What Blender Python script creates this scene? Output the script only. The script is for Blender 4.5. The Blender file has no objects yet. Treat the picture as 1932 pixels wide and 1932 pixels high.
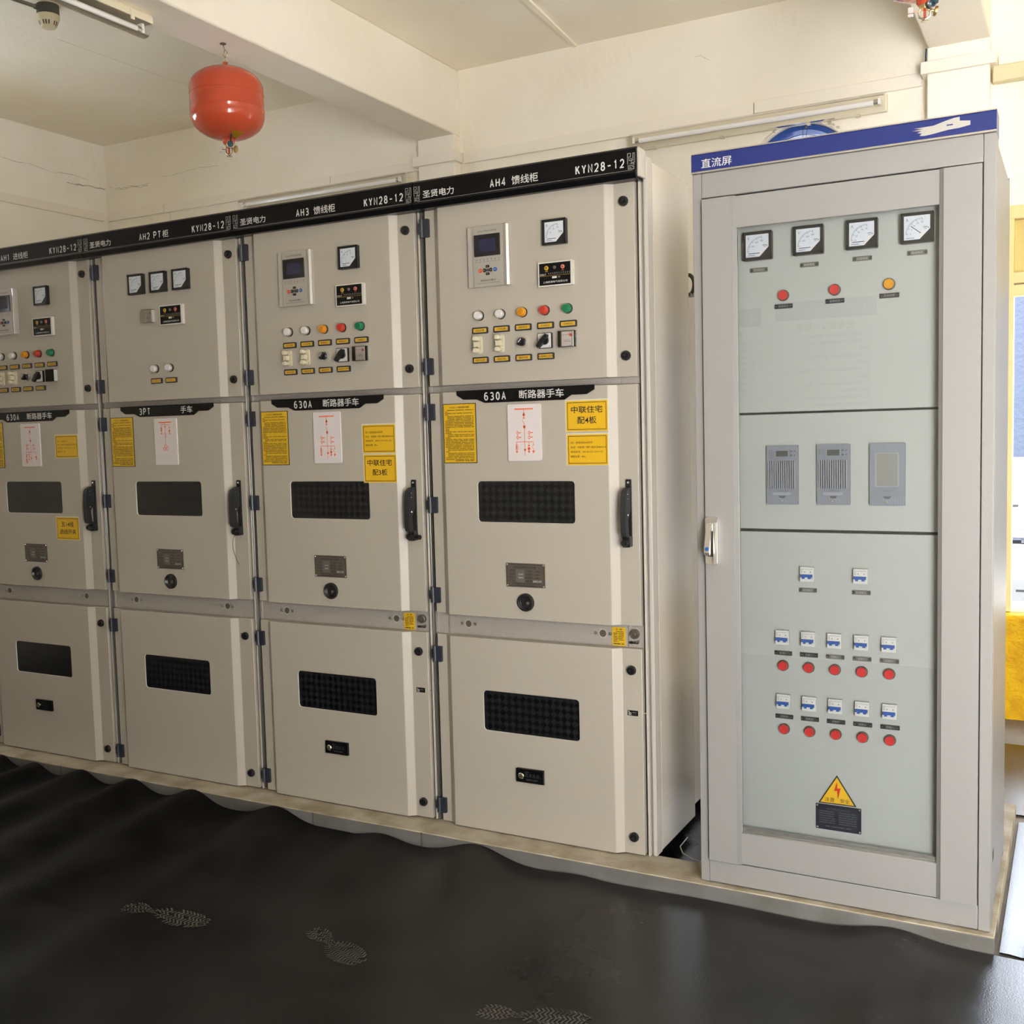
import bpy, bmesh, math, random
from mathutils import Vector, Matrix, Euler
random.seed(7)
SC = bpy.context.scene
COL = SC.collection

# ------------------------------------------------------------------ camera
cam_d = bpy.data.cameras.new('camera')
cam = bpy.data.objects.new('camera', cam_d)
COL.objects.link(cam)
cam.location = (1.1788, -3.0643, 1.3591)
cam.rotation_euler = (1.496001, 0.0254573, 0.4901072)
cam_d.sensor_fit = 'HORIZONTAL'
cam_d.sensor_width = 36.0
cam_d.lens = 37.2126
cam_d.clip_start = 0.02
SC.camera = cam

# ------------------------------------------------------------------ world, sun, daylight, exposure
world = bpy.data.worlds.new('sky')
SC.world = world
world.use_nodes = True
bg = world.node_tree.nodes['Background']
bg.inputs['Color'].default_value = (0.76, 0.84, 0.97, 1)
bg.inputs['Strength'].default_value = 16.0

def add_light(name, kind, loc, rot, energy, color, **kw):
    d = bpy.data.lights.new(name, kind)
    d.energy = energy
    d.color = color
    for k, v in kw.items():
        setattr(d, k, v)
    o = bpy.data.objects.new(name, d)
    COL.objects.link(o)
    o.location = loc
    o.rotation_euler = rot
    return o

add_light('sun', 'SUN', (0, 0, 8), (math.radians(38), 0, math.radians(-18)), 11.0, (1.0, 0.95, 0.86), angle=0.009)
# daylight through the open double door in the wall behind the photographer, to the right
add_light('daylight_door', 'AREA', (2.55, -3.68, 1.20), (math.radians(108), 0, 0), 262, (1.0, 0.94, 0.88),
          shape='RECTANGLE', size=1.6, size_y=2.6)
# added fill light behind an unseen, made-up high window, brightens the left bay
add_light('added_window_light', 'AREA', (-5.26, 0.05, 2.53), (0, math.radians(-92), 0), 5, (1.0, 0.955, 0.90),
          shape='RECTANGLE', size=0.8, size_y=1.3)
SC.view_settings.view_transform = 'Standard'
SC.view_settings.look = 'None'
SC.view_settings.exposure = 0.07
SC.view_settings.gamma = 1.0
SC.view_settings.use_curve_mapping = False
SC.cycles.use_denoising = True
SC.cycles.max_bounces = 14
SC.cycles.diffuse_bounces = 10
SC.cycles.transparent_max_bounces = 40
SC.cycles.sample_clamp_indirect = 6.0

# ------------------------------------------------------------------ materials
def lin(c):
    return tuple(((v / 255.0) / 12.92 if v / 255.0 <= 0.04045 else ((v / 255.0 + 0.055) / 1.055) ** 2.4) for v in c)

def mat(name, rgb, rough=0.5, metal=0.0, spec=0.5, bump=None, mottle=None, emit=None, coat=0.0, trans=0.0, alpha=1.0):
    """bump = (scale, distance); mottle = (scale, rgb2, amount)"""
    m = bpy.data.materials.new(name)
    m.use_nodes = True
    nt = m.node_tree
    b = nt.nodes['Principled BSDF']
    b.inputs['Base Color'].default_value = (*lin(rgb), 1)
    b.inputs['Roughness'].default_value = rough
    b.inputs['Metallic'].default_value = metal
    b.inputs['Specular IOR Level'].default_value = spec
    b.inputs['Coat Weight'].default_value = coat
    b.inputs['Transmission Weight'].default_value = trans
    b.inputs['Alpha'].default_value = alpha
    tc = nt.nodes.new('ShaderNodeTexCoord')
    if mottle:
        n = nt.nodes.new('ShaderNodeTexNoise')
        n.inputs['Scale'].default_value = mottle[0]
        n.inputs['Detail'].default_value = 6
        nt.links.new(tc.outputs['Object'], n.inputs['Vector'])
        r = nt.nodes.new('ShaderNodeValToRGB')
        r.color_ramp.elements[0].position = 0.38
        r.color_ramp.elements[1].position = 0.68
        nt.links.new(n.outputs['Fac'], r.inputs['Fac'])
        mx = nt.nodes.new('ShaderNodeMix')
        mx.data_type = 'RGBA'
        mx.inputs['A'].default_value = (*lin(rgb), 1)
        mx.inputs['B'].default_value = (*lin(mottle[1]), 1)
        ml = nt.nodes.new('ShaderNodeMath')
        ml.operation = 'MULTIPLY'
        ml.inputs[1].default_value = mottle[2]
        nt.links.new(r.outputs['Color'], ml.inputs[0])
        nt.links.new(ml.outputs[0], mx.inputs['Factor'])
        nt.links.new(mx.outputs['Result'], b.inputs['Base Color'])
    if bump:
        n2 = nt.nodes.new('ShaderNodeTexNoise')
        n2.inputs['Scale'].default_value = bump[0]
        n2.inputs['Detail'].default_value = 4
        nt.links.new(tc.outputs['Object'], n2.inputs['Vector'])
        bp = nt.nodes.new('ShaderNodeBump')
        bp.inputs['Strength'].default_value = 1.0
        bp.inputs['Distance'].default_value = bump[1]
        nt.links.new(n2.outputs['Fac'], bp.inputs['Height'])
        nt.links.new(bp.outputs['Normal'], b.inputs['Normal'])
    if emit:
        b.inputs['Emission Color'].default_value = (*lin(rgb), 1)
        b.inputs['Emission Strength'].default_value = emit
    return m

def plaster(name, rgb, rgb2, big=9.0, dist=0.012):
    m = mat(name, rgb, 0.85, spec=0.2, mottle=(2.2, rgb2, 0.75))
    nt = m.node_tree
    b = nt.nodes['Principled BSDF']
    tc = nt.nodes['Texture Coordinate']
    mp = nt.nodes.new('ShaderNodeMapping')
    mp.inputs['Rotation'].default_value = (0.3, 0.6, 0.4)
    mp.inputs['Scale'].default_value = (1.0, 1.0, 0.45)
    nt.links.new(tc.outputs['Object'], mp.inputs['Vector'])
    n1 = nt.nodes.new('ShaderNodeTexNoise')
    n1.inputs['Scale'].default_value = big
    n1.inputs['Detail'].default_value = 7
    n1.inputs['Roughness'].default_value = 0.62
    n1.inputs['Distortion'].default_value = 0.8
    nt.links.new(mp.outputs['Vector'], n1.inputs['Vector'])
    bp = nt.nodes.new('ShaderNodeBump')
    bp.inputs['Strength'].default_value = 0.55
    bp.inputs['Distance'].default_value = dist
    nt.links.new(n1.outputs['Fac'], bp.inputs['Height'])
    nt.links.new(bp.outputs['Normal'], b.inputs['Normal'])
    return m

def thin_glass(name, tint=(0.93, 0.95, 0.94), rough=0.0, ior=1.5):
    m = bpy.data.materials.new(name)
    m.use_nodes = True
    nt = m.node_tree
    for n in list(nt.nodes):
        nt.nodes.remove(n)
    out = nt.nodes.new('ShaderNodeOutputMaterial')
    tr = nt.nodes.new('ShaderNodeBsdfTransparent')
    tr.inputs['Color'].default_value = (*tint, 1)
    gl = nt.nodes.new('ShaderNodeBsdfGlossy')
    gl.inputs['Roughness'].default_value = rough
    fr = nt.nodes.new('ShaderNodeFresnel')
    fr.inputs['IOR'].default_value = ior
    mx = nt.nodes.new('ShaderNodeMixShader')
    nt.links.new(fr.outputs[0], mx.inputs[0])
    nt.links.new(tr.outputs[0], mx.inputs[1])
    nt.links.new(gl.outputs[0], mx.inputs[2])
    nt.links.new(mx.outputs[0], out.inputs['Surface'])
    return m

def diamond(name):
    m = mat(name, (20, 21, 22), 0.22, spec=0.45)
    nt = m.node_tree
    b = nt.nodes['Principled BSDF']
    tc = nt.nodes['Texture Coordinate']
    sx = nt.nodes.new('ShaderNodeSeparateXYZ')
    nt.links.new(tc.outputs['Object'], sx.inputs[0])
    cb = nt.nodes.new('ShaderNodeCombineXYZ')
    nt.links.new(sx.outputs['X'], cb.inputs['X'])
    nt.links.new(sx.outputs['Z'], cb.inputs['Y'])
    mp = nt.nodes.new('ShaderNodeMapping')
    mp.inputs['Rotation'].default_value = (0, 0, math.radians(45))
    nt.links.new(cb.outputs[0], mp.inputs['Vector'])
    ck = nt.nodes.new('ShaderNodeTexChecker')
    ck.inputs['Scale'].default_value = 1 / 0.0180
    ck.inputs['Color1'].default_value = (*lin((8, 9, 10)), 1)
    ck.inputs['Color2'].default_value = (*lin((24, 26, 28)), 1)
    nt.links.new(mp.outputs[0], ck.inputs['Vector'])
    nt.links.new(ck.outputs['Color'], b.inputs['Base Color'])
    return m

def rubber(name):
    m = mat(name, (9, 9, 9), 0.30, spec=0.45)
    nt = m.node_tree
    b = nt.nodes['Principled BSDF']
    tc = nt.nodes['Texture Coordinate']
    n = nt.nodes.new('ShaderNodeTexNoise')
    n.inputs['Scale'].default_value = 3.5
    n.inputs['Detail'].default_value = 9
    n.inputs['Roughness'].default_value = 0.65
    nt.links.new(tc.outputs['Object'], n.inputs['Vector'])
    r = nt.nodes.new('ShaderNodeValToRGB')
    r.color_ramp.elements[0].position = 0.42
    r.color_ramp.elements[0].color = (*lin((6, 6, 6)), 1)
    r.color_ramp.elements[1].position = 0.80
    r.color_ramp.elements[1].color = (*lin((34, 33, 31)), 1)
    nt.links.new(n.outputs['Fac'], r.inputs['Fac'])
    nt.links.new(r.outputs['Color'], b.inputs['Base Color'])
    # rougher and less reflective towards the far end, glossier near the doorway
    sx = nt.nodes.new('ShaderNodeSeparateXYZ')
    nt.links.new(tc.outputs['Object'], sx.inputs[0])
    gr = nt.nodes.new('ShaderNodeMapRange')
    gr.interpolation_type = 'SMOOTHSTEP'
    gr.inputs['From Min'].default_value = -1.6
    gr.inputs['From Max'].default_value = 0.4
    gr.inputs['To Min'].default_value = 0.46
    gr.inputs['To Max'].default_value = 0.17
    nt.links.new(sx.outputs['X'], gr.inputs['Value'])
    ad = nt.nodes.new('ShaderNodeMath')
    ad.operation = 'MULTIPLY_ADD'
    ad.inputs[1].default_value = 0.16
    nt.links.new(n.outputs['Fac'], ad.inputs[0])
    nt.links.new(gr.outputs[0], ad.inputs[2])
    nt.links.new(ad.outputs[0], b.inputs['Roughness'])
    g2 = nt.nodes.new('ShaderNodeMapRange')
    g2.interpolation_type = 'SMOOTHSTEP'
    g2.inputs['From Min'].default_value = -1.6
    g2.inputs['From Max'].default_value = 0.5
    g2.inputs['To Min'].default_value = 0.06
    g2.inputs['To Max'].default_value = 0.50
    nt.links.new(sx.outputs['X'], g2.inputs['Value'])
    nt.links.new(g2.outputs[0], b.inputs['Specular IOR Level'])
    n3 = nt.nodes.new('ShaderNodeTexNoise')
    n3.inputs['Scale'].default_value = 240
    nt.links.new(tc.outputs['Object'], n3.inputs['Vector'])
    bp = nt.nodes.new('ShaderNodeBump')
    bp.inputs['Strength'].default_value = 0.5
    bp.inputs['Distance'].default_value = 0.0006
    nt.links.new(n3.outputs['Fac'], bp.inputs['Height'])
    nt.links.new(bp.outputs['Normal'], b.inputs['Normal'])
    return m

M = {}
M['paint'] = mat('warm_grey_enamel', (150, 143, 132), 0.42, spec=0.45, bump=(420, 0.0003))
M['paint_rough'] = mat('hammered_grey_enamel', (138, 132, 125), 0.45, spec=0.5, bump=(170, 0.002))
M['paint_trim'] = mat('pale_grey_enamel', (166, 160, 151), 0.35, spec=0.5, bump=(420, 0.0002))
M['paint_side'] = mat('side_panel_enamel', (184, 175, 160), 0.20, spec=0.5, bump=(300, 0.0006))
M['dc_paint'] = mat('light_grey_enamel', (126, 124, 121), 0.38, spec=0.45, bump=(420, 0.0003))
M['dc_inner'] = mat('inner_panel_enamel', (143, 145, 140), 0.45, spec=0.4)
M['steel'] = mat('galvanised_steel', (140, 137, 132), 0.42, metal=0.8)
M['chrome'] = mat('satin_chrome', (214, 211, 205), 0.22, metal=0.85)
M['dark'] = mat('dark_gap', (30, 29, 27), 0.6)
M['sign'] = mat('black_sign_board', (9, 9, 10), 0.28, spec=0.22)
M['white'] = mat('white_lettering', (232, 230, 226), 0.5)
M['fret'] = mat('grey_fret_lines', (150, 148, 144), 0.5)
M['black'] = mat('black_plastic', (20, 20, 22), 0.35, spec=0.5)
M['blackm'] = mat('matt_black_plastic', (26, 27, 30), 0.5)
M['hinge'] = mat('blue_black_hinge', (32, 36, 46), 0.45)
M['silver'] = mat('silver_faceplate', (200, 194, 184), 0.32, metal=0.35)
M['screen'] = mat('lcd_glass', (44, 46, 74), 0.12, spec=0.6)
M['meter'] = mat('meter_dial', (214, 220, 228), 0.30)
M['meterd'] = mat('dial_ink', (70, 72, 76), 0.6)
M['clear'] = thin_glass('clear_plastic', (0.99, 0.99, 0.99), 0.05, 1.35)
M['glass'] = thin_glass('door_glass', (0.985, 0.99, 0.988), 0.0, 1.45)
M['diffuser'] = thin_glass('lamp_diffuser', (0.99, 0.99, 0.99), 0.12, 1.3)
M['lw'] = mat('white_lens', (226, 222, 218), 0.3)
M['lo'] = mat('amber_lens', (226, 150, 30), 0.25, coat=0.3)
M['lr'] = mat('red_lens', (206, 62, 44), 0.25, coat=0.3)
M['lg'] = mat('green_lens', (18, 128, 82), 0.25, coat=0.3)
M['dlr'] = mat('red_button_lens', (224, 62, 60), 0.3)
M['dlo'] = mat('orange_button_lens', (240, 166, 40), 0.3)
M['cream'] = mat('cream_plastic', (224, 214, 184), 0.4)
M['yellow'] = mat('yellow_label', (232, 184, 26), 0.42)
M['yellow2'] = mat('yellow_sticker', (226, 182, 28), 0.42)
M['gold'] = mat('gold_label', (214, 170, 52), 0.4)
M['ink'] = mat('black_ink', (26, 22, 18), 0.6)
M['paperedge'] = mat('sticker_backing', (222, 216, 190), 0.5)
M['mimicw'] = mat('white_mimic_plate', (226, 218, 216), 0.35)
M['orange'] = mat('orange_line', (206, 92, 48), 0.5)
M['plate'] = mat('grey_metal_plate', (112, 104, 94), 0.35, metal=0.4)
M['plateg'] = mat('grey_engraved_plate', (126, 126, 118), 0.4, metal=0.2)
M['plated'] = mat('dark_engraved_plate', (70, 70, 68), 0.4, metal=0.2)
M['navy'] = mat('navy_plate', (44, 47, 58), 0.35)
M['blue'] = mat('royal_blue_board', (44, 58, 132), 0.30, spec=0.45)
M['bkblue'] = mat('breaker_blue', (44, 92, 176), 0.4)
M['bkwhite'] = mat('breaker_white', (236, 235, 228), 0.4)
M['module'] = mat('module_grey', (146, 152, 162), 0.42, metal=0.1)
M['moduled'] = mat('module_slot', (84, 88, 96), 0.5)
M['modulel'] = mat('module_rib', (170, 174, 182), 0.4)
M['lcdgrey'] = mat('lcd_grey', (92, 94, 92), 0.25)
M['lcdpale'] = mat('lcd_pale', (160, 160, 154), 0.25)
M['wall'] = plaster('cream_plaster', (240, 235, 223), (234, 228, 212))
M['wall_l'] = plaster('cream_plaster_lightened', (245, 241, 234), (238, 233, 223))  # same cream plaster, lightened to make up for weak light on the left wall
M['ceil'] = plaster('ceiling_plaster', (245, 240, 226), (240, 233, 215), 5.0, 0.012)
M['beam'] = plaster('beam_plaster', (241, 236, 226), (235, 229, 214), 7.0, 0.008)
M['crack'] = mat('plaster_crack', (188, 178, 160), 0.9)
M['trunk'] = mat('cream_trunking', (236, 230, 218), 0.4)
M['lampbase'] = mat('lamp_base_cream', (224, 216, 192), 0.4)
M['tube'] = mat('white_tube', (240, 240, 240), 0.25)
M['red'] = mat('extinguisher_red', (176, 70, 44), 0.15, spec=0.4, coat=0.15)
M['brass'] = mat('brass', (196, 168, 110), 0.28, metal=0.9)
M['nickel'] = mat('nickel_fitting', (206, 198, 180), 0.22, metal=0.9)
M['teal'] = mat('teal_cap', (24, 58, 72), 0.3)
M['wire'] = mat('black_cable', (24, 24, 24), 0.5)
M['wirew'] = mat('white_cable', (210, 208, 200), 0.5)
M['copper'] = mat('copper_wire', (176, 104, 62), 0.4, metal=0.6)
M['darkbase'] = mat('detector_base', (78, 76, 70), 0.5)
M['detector'] = mat('detector_cream', (214, 204, 170), 0.45)
M['slot'] = mat('dark_slot', (72, 66, 54), 0.6)
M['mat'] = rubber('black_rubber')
M['dust'] = mat('dust_print', (98, 95, 89), 0.85, spec=0.15, alpha=0.42)
M['plinthtop'] = mat('dusty_plinth_top', (160, 151, 134), 0.85, bump=(60, 0.003), mottle=(9, (118, 103, 78), 0.8))
M['plinth'] = mat('grey_plinth_steel', (98, 97, 94), 0.5, bump=(90, 0.001), mottle=(7, (80, 77, 70), 0.8))
M['concrete'] = mat('concrete_floor', (120, 112, 100), 0.8, bump=(40, 0.003), mottle=(4, (92, 82, 70), 0.9))
M['barrier'] = mat('yellow_barrier_paint', (204, 160, 6), 0.6, spec=0.2, bump=(55, 0.006), mottle=(14, (166, 118, 8), 0.6))
M['ledge'] = mat('white_ledge', (232, 228, 216), 0.7, bump=(50, 0.004))
M['doorpaint'] = mat('yellow_door_paint', (214, 197, 140), 0.45, mottle=(6, (206, 184, 120), 0.7))
M['doorpanel'] = mat('yellow_door_panel', (198, 178, 104), 0.45)
M['doorlite'] = mat('pale_door_jamb', (246, 236, 204), 0.5)
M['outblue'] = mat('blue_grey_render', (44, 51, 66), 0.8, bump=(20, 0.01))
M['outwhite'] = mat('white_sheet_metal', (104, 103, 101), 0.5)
M['outgrey'] = mat('grey_yard', (158, 154, 148), 0.9)
M['grille'] = mat('dark_grille', (70, 72, 78), 0.5)
M['fanblue'] = mat('fan_ring_blue', (30, 72, 150), 0.4)
M['fanred'] = mat('fan_motor_red', (120, 26, 30), 0.4)
M['fansilver'] = mat('fan_blade_silver', (206, 212, 226), 0.2, metal=0.7)
M['poster'] = mat('poster_white', (236, 236, 232), 0.35)
M['posterband'] = mat('poster_band', (120, 138, 160), 0.35)
M['posterred'] = mat('poster_red', (196, 110, 90), 0.5)
M['peel'] = mat('peeled_primer', (206, 202, 192), 0.6)
M['diamond'] = diamond('diamond_plate_glass')
M['rim'] = mat('sheet_cut_rim', (222, 218, 208), 0.35)
M['paleband'] = mat('pale_lintel_band', (206, 198, 160), 0.6)
M['boxplate'] = mat('grey_controller_face', (176, 166, 158), 0.5)
M['dc_strip'] = mat('darkened_door_edge', (104, 103, 101), 0.38)  # door enamel darkened on the one bevel that catches the entrance light
M['bluebtn'] = mat('blue_button', (36, 96, 176), 0.35)
M['redbtn'] = mat('orange_red_button', (220, 84, 50), 0.35)

def dim(names, f):
    for n in names.split():
        b_ = M[n].node_tree.nodes['Principled BSDF'].inputs['Base Color']
        c_ = b_.default_value
        b_.default_value = (c_[0] * f, c_[1] * f, c_[2] * f, 1)
dim('yellow yellow2 gold mimicw lw cream silver meter lo lr lg white rim paperedge plate redbtn bluebtn screen', 0.62)
dim('dlr dlo bkblue bkwhite module moduled modulel lcdgrey lcdpale plateg plated navy peel blue', 0.50)

# ------------------------------------------------------------------ text cache
_tc = {}
def text_mesh(s, bold=0.0):
    k = (s, bold)
    if k not in _tc:
        c = bpy.data.curves.new('tmp', 'FONT')
        c.body = s
        c.size = 1.0
        c.offset = bold
        c.resolution_u = 2
        o = bpy.data.objects.new('tmp', c)
        COL.objects.link(o)
        dg = bpy.context.evaluated_depsgraph_get()
        m = bpy.data.meshes.new_from_object(o.evaluated_get(dg))
        vs = [(v.co.x, v.co.y) for v in m.vertices]
        fs = [tuple(p.vertices) for p in m.polygons]
        bpy.data.objects.remove(o)
        bpy.data.curves.remove(c)
        bpy.data.meshes.remove(m)
        _tc[k] = (vs, fs)
    return _tc[k]

def arc_pts(cx, cz, rx, rz, a0, a1, n=9):
    return [(cx + rx * math.cos(math.radians(a0 + (a1 - a0) * i / n)), cz + rz * math.sin(math.radians(a0 + (a1 - a0) * i / n))) for i in range(n + 1)]
GLYPH = {
    'K': [[(0, 0), (0, 1)], [(.92, 1), (.02, .42)], [(.34, .62), (.98, 0)]],
    'Y': [[(0, 1), (.5, .48), (1, 1)], [(.5, .48), (.5, 0)]],
    'N': [[(0, 0), (0, 1), (1, 0), (1, 1)]],
    'A': [[(0, 0), (.5, 1), (1, 0)], [(.18, .33), (.82, .33)]],
    'H': [[(0, 0), (0, 1)], [(1, 0), (1, 1)], [(0, .52), (1, .52)]],
    'P': [[(0, 0), (0, 1), (.55, 1)] + arc_pts(.55, .74, .42, .26, 90, -90) + [(0, .48)]],
    'T': [[(0, 1), (1, 1)], [(.5, 1), (.5, 0)]],
    '-': [[(.08, .46), (.92, .46)]],
    '1': [[(.22, .78), (.55, 1), (.55, 0)]],
    '2': [arc_pts(.5, .70, .46, .30, 165, -20) + [(.80, .44), (.02, 0), (.98, 0)]],
    '3': [[(.06, .90)] + arc_pts(.46, .75, .44, .25, 130, -80) + [(.34, .52)], [(.46, .52)] + arc_pts(.46, .26, .50, .26, 80, -140)],
    '4': [[(.72, 0), (.72, 1), (0, .30), (1, .30)]],
    '6': [[(.84, .95), (.66, 1)] + arc_pts(.52, .52, .48, .48, 95, 180) + arc_pts(.50, .30, .46, .30, 180, 520, 16)],
    '8': [arc_pts(.5, .76, .40, .24, -90, 270, 16), arc_pts(.5, .26, .48, .26, 90, 450, 16)],
    '0': [arc_pts(.5, .5, .46, .50, 0, 360, 20)],
}

# ------------------------------------------------------------------ mesh builder
class MB:
    def __init__(s):
        s.v, s.f, s.k, s.mats = [], [], [], []
    def mi(s, m):
        if m not in s.mats:
            s.mats.append(m)
        return s.mats.index(m)
    def add(s, vs, fs, m):
        b = len(s.v)
        i = s.mi(m)
        s.v += [tuple(p) for p in vs]
        for f in fs:
            s.f.append(tuple(b + q for q in f))
            s.k.append(i)
    def box(s, x0, x1, y0, y1, z0, z1, m):
        vs = [(x0, y0, z0), (x1, y0, z0), (x1, y1, z0), (x0, y1, z0), (x0, y0, z1), (x1, y0, z1), (x1, y1, z1), (x0, y1, z1)]
        s.add(vs, [(0, 3, 2, 1), (4, 5, 6, 7), (0, 1, 5, 4), (1, 2, 6, 5), (2, 3, 7, 6), (3, 0, 4, 7)], m)
    def plate(s, x0, x1, z0, z1, y0, y1, m, r=0.0, n=4, ms=None):
        """rounded rectangle plate in the front plane, front at y0"""
        pts = rrect(x0, x1, z0, z1, r, n)
        s.prism(pts, y0, y1, m, ms)
    def prism(s, pts, y0, y1, m, ms=None):
        n = len(pts)
        s.add([(p[0], y0, p[1]) for p in pts], [tuple(range(n))], m)
        vs = [(p[0], y0, p[1]) for p in pts] + [(p[0], y1, p[1]) for p in pts]
        s.add(vs, [(i, n + i, n + (i + 1) % n, (i + 1) % n) for i in range(n)] + [tuple(reversed(range(n, 2 * n)))], ms or m)
    def prism_x(s, pts, x0, x1, m, mcap=None):
        """profile of (y,z) extruded along x"""
        n = len(pts)
        vs = [(x0, p[0], p[1]) for p in pts] + [(x1, p[0], p[1]) for p in pts]
        s.add(vs, [(i, (i + 1) % n, n + (i + 1) % n, n + i) for i in range(n)], m)
        s.add([(x0, p[0], p[1]) for p in pts], [tuple(reversed(range(n)))], mcap or m)
        s.add([(x1, p[0], p[1]) for p in pts], [tuple(range(n))], mcap or m)
    def prism_z(s, pts, z0, z1, m):
        """plan outline of (x,y) extruded upward"""
        n = len(pts)
        vs = [(p[0], p[1], z0) for p in pts] + [(p[0], p[1], z1) for p in pts]
        s.add(vs, [(i, (i + 1) % n, n + (i + 1) % n, n + i) for i in range(n)] + [tuple(reversed(range(n))), tuple(range(n, 2 * n))], m)
    def lathe(s, prof, o, ax, m, n=24, cap=True):
        ax = Vector(ax).normalized()
        u = ax.orthogonal().normalized()
        w = ax.cross(u)
        o = Vector(o)
        vs = []
        for r, h in prof:
            for i in range(n):
                a = 2 * math.pi * i / n
                vs.append(o + ax * h + (u * math.cos(a) + w * math.sin(a)) * r)
        fs = []
        for j in range(len(prof) - 1):
            for i in range(n):
                fs.append((j * n + i, j * n + (i + 1) % n, (j + 1) * n + (i + 1) % n, (j + 1) * n + i))
        if cap:
            fs.append(tuple(reversed(range(n))))
            fs.append(tuple(range((len(prof) - 1) * n, len(prof) * n)))
        s.add(vs, fs, m)
    def disc(s, x, z, y, r, h, m, n=20, r2=None):
        """round boss, base at y, sticking out towards the viewer by h"""
        s.lathe([(r, 0), (r2 if r2 else r, h)], (x, y, z), (0, -1, 0), m, n)
    def tube(s, path, r, m, n=8, closed=False):
        P = [Vector(p) for p in path]
        k = len(P)
        prev = None
        vs = []
        for i in range(k):
            if closed:
                t = P[(i + 1) % k] - P[(i - 1) % k]
            else:
                t = P[min(i + 1, k - 1)] - P[max(i - 1, 0)]
            t.normalize()
            if prev is None:
                u = t.orthogonal().normalized()
            else:
                u = (prev - t * prev.dot(t)).normalized()
            prev = u
            w = t.cross(u)
            for j in range(n):
                a = 2 * math.pi * j / n
                vs.append(P[i] + (u * math.cos(a) + w * math.sin(a)) * r)
        fs = []
        for i in range(k if closed else k - 1):
            a, b = i * n, ((i + 1) % k) * n
            for j in range(n):
                fs.append((a + j, a + (j + 1) % n, b + (j + 1) % n, b + j))
        if not closed:
            fs.append(tuple(reversed(range(n))))
            fs.append(tuple(range((k - 1) * n, k * n)))
        s.add(vs, fs, m)
    def line(s, p, q, w, y, m):
        """flat printed stroke on the front plane"""
        dx, dz = q[0] - p[0], q[1] - p[1]
        L = math.hypot(dx, dz) or 1e-6
        nx, nz = -dz / L * w / 2, dx / L * w / 2
        s.add([(p[0] - nx, y, p[1] - nz), (q[0] - nx, y, q[1] - nz), (q[0] + nx, y, q[1] + nz), (p[0] + nx, y, p[1] + nz)], [(0, 1, 2, 3)], m)
    def poly(s, pts, y, m):
        s.add([(p[0], y, p[1]) for p in pts], [tuple(range(len(pts)))], m)
    def ring(s, x, z, r0, r1, y, m, n=20, a0=0.0, a1=2 * math.pi):
        vs, fs = [], []
        for i in range(n + 1):
            a = a0 + (a1 - a0) * i / n
            vs += [(x + r0 * math.cos(a), y, z + r0 * math.sin(a)), (x + r1 * math.cos(a), y, z + r1 * math.sin(a))]
        for i in range(n):
            fs.append((2 * i, 2 * i + 1, 2 * i + 3, 2 * i + 2))
        s.add(vs, fs, m)
    def frame(s, x0, x1, z0, z1, w, y, m):
        h = w / 2
        s.polyline([(x0 + h, z0 + h), (x1 - h, z0 + h), (x1 - h, z1 - h), (x0 + h, z1 - h), (x0 + h, z0 + h)], w, y, m)
    def text(s, t, x0, x1, z0, z1, y, m, bold=0.0, keep=None):
        """text fitted into a box on the front plane; keep='l'/'c' keeps the aspect and uses the height only"""
        vs, fs = text_mesh(t, bold)
        if not vs:
            return
        ax, bx = min(p[0] for p in vs), max(p[0] for p in vs)
        az, bz = min(p[1] for p in vs), max(p[1] for p in vs)
        kz = (z1 - z0) / max(bz - az, 1e-6)
        kx = (x1 - x0) / max(bx - ax, 1e-6)
        if keep:
            kx = min(kx, kz * 1.0)
            if keep == 'c':
                x0 = (x0 + x1) / 2 - kx * (bx - ax) / 2
        s.add([(x0 + (p[0] - ax) * kx, y, z0 + (p[1] - az) * kz) for p in vs], fs, m)
    def polyline(s, pts, w, y, m):
        """one mitred printed stroke"""
        n = len(pts)
        closed = math.hypot(pts[0][0] - pts[-1][0], pts[0][1] - pts[-1][1]) < 1e-6
        P = pts[:-1] if closed else pts
        k = len(P)
        L, Rr = [], []
        for i in range(k):
            a = P[i - 1] if (i > 0 or closed) else None
            c = P[(i + 1) % k] if (i < k - 1 or closed) else None
            p = P[i]
            def un(u, v):
                d = math.hypot(v[0] - u[0], v[1] - u[1]) or 1e-9
                return ((v[0] - u[0]) / d, (v[1] - u[1]) / d)
            d0 = un(a, p) if a else un(p, c)
            d1 = un(p, c) if c else d0
            n0, n1 = (-d0[1], d0[0]), (-d1[1], d1[0])
            mx, mz = n0[0] + n1[0], n0[1] + n1[1]
            q = math.hypot(mx, mz)
            if q < 0.35:
                mx, mz, sc = n1[0], n1[1], 1.0
            else:
                mx, mz = mx / q, mz / q
                sc = min(1.8, 1.0 / max(0.3, mx * n1[0] + mz * n1[1]))
            L.append((p[0] + mx * w / 2 * sc, y, p[1] + mz * w / 2 * sc))
            Rr.append((p[0] - mx * w / 2 * sc, y, p[1] - mz * w / 2 * sc))
        fs = []
        for i in range(k if closed else k - 1):
            j = (i + 1) % k
            fs.append((k + i, k + j, j, i))
        s.add(L + Rr, fs, m)
    def strokes(s, t, x0, x1, z0, z1, y, m, w=0.0030):
        """narrow sign lettering drawn with strokes"""
        n = len(t)
        pitch = (x1 - x0) / (n - 0.28)
        gw = pitch * 0.72 - w
        for i, ch in enumerate(t):
            ox = x0 + pitch * i + w / 2
            for pl in GLYPH[ch]:
                pts = [(ox + p[0] * gw, z0 + w / 2 + p[1] * (z1 - z0 - w)) for p in pl]
                s.polyline(pts, w * (0.78 if ch == 'N' else 1.0), y, m)
                y -= 0.00004
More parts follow.
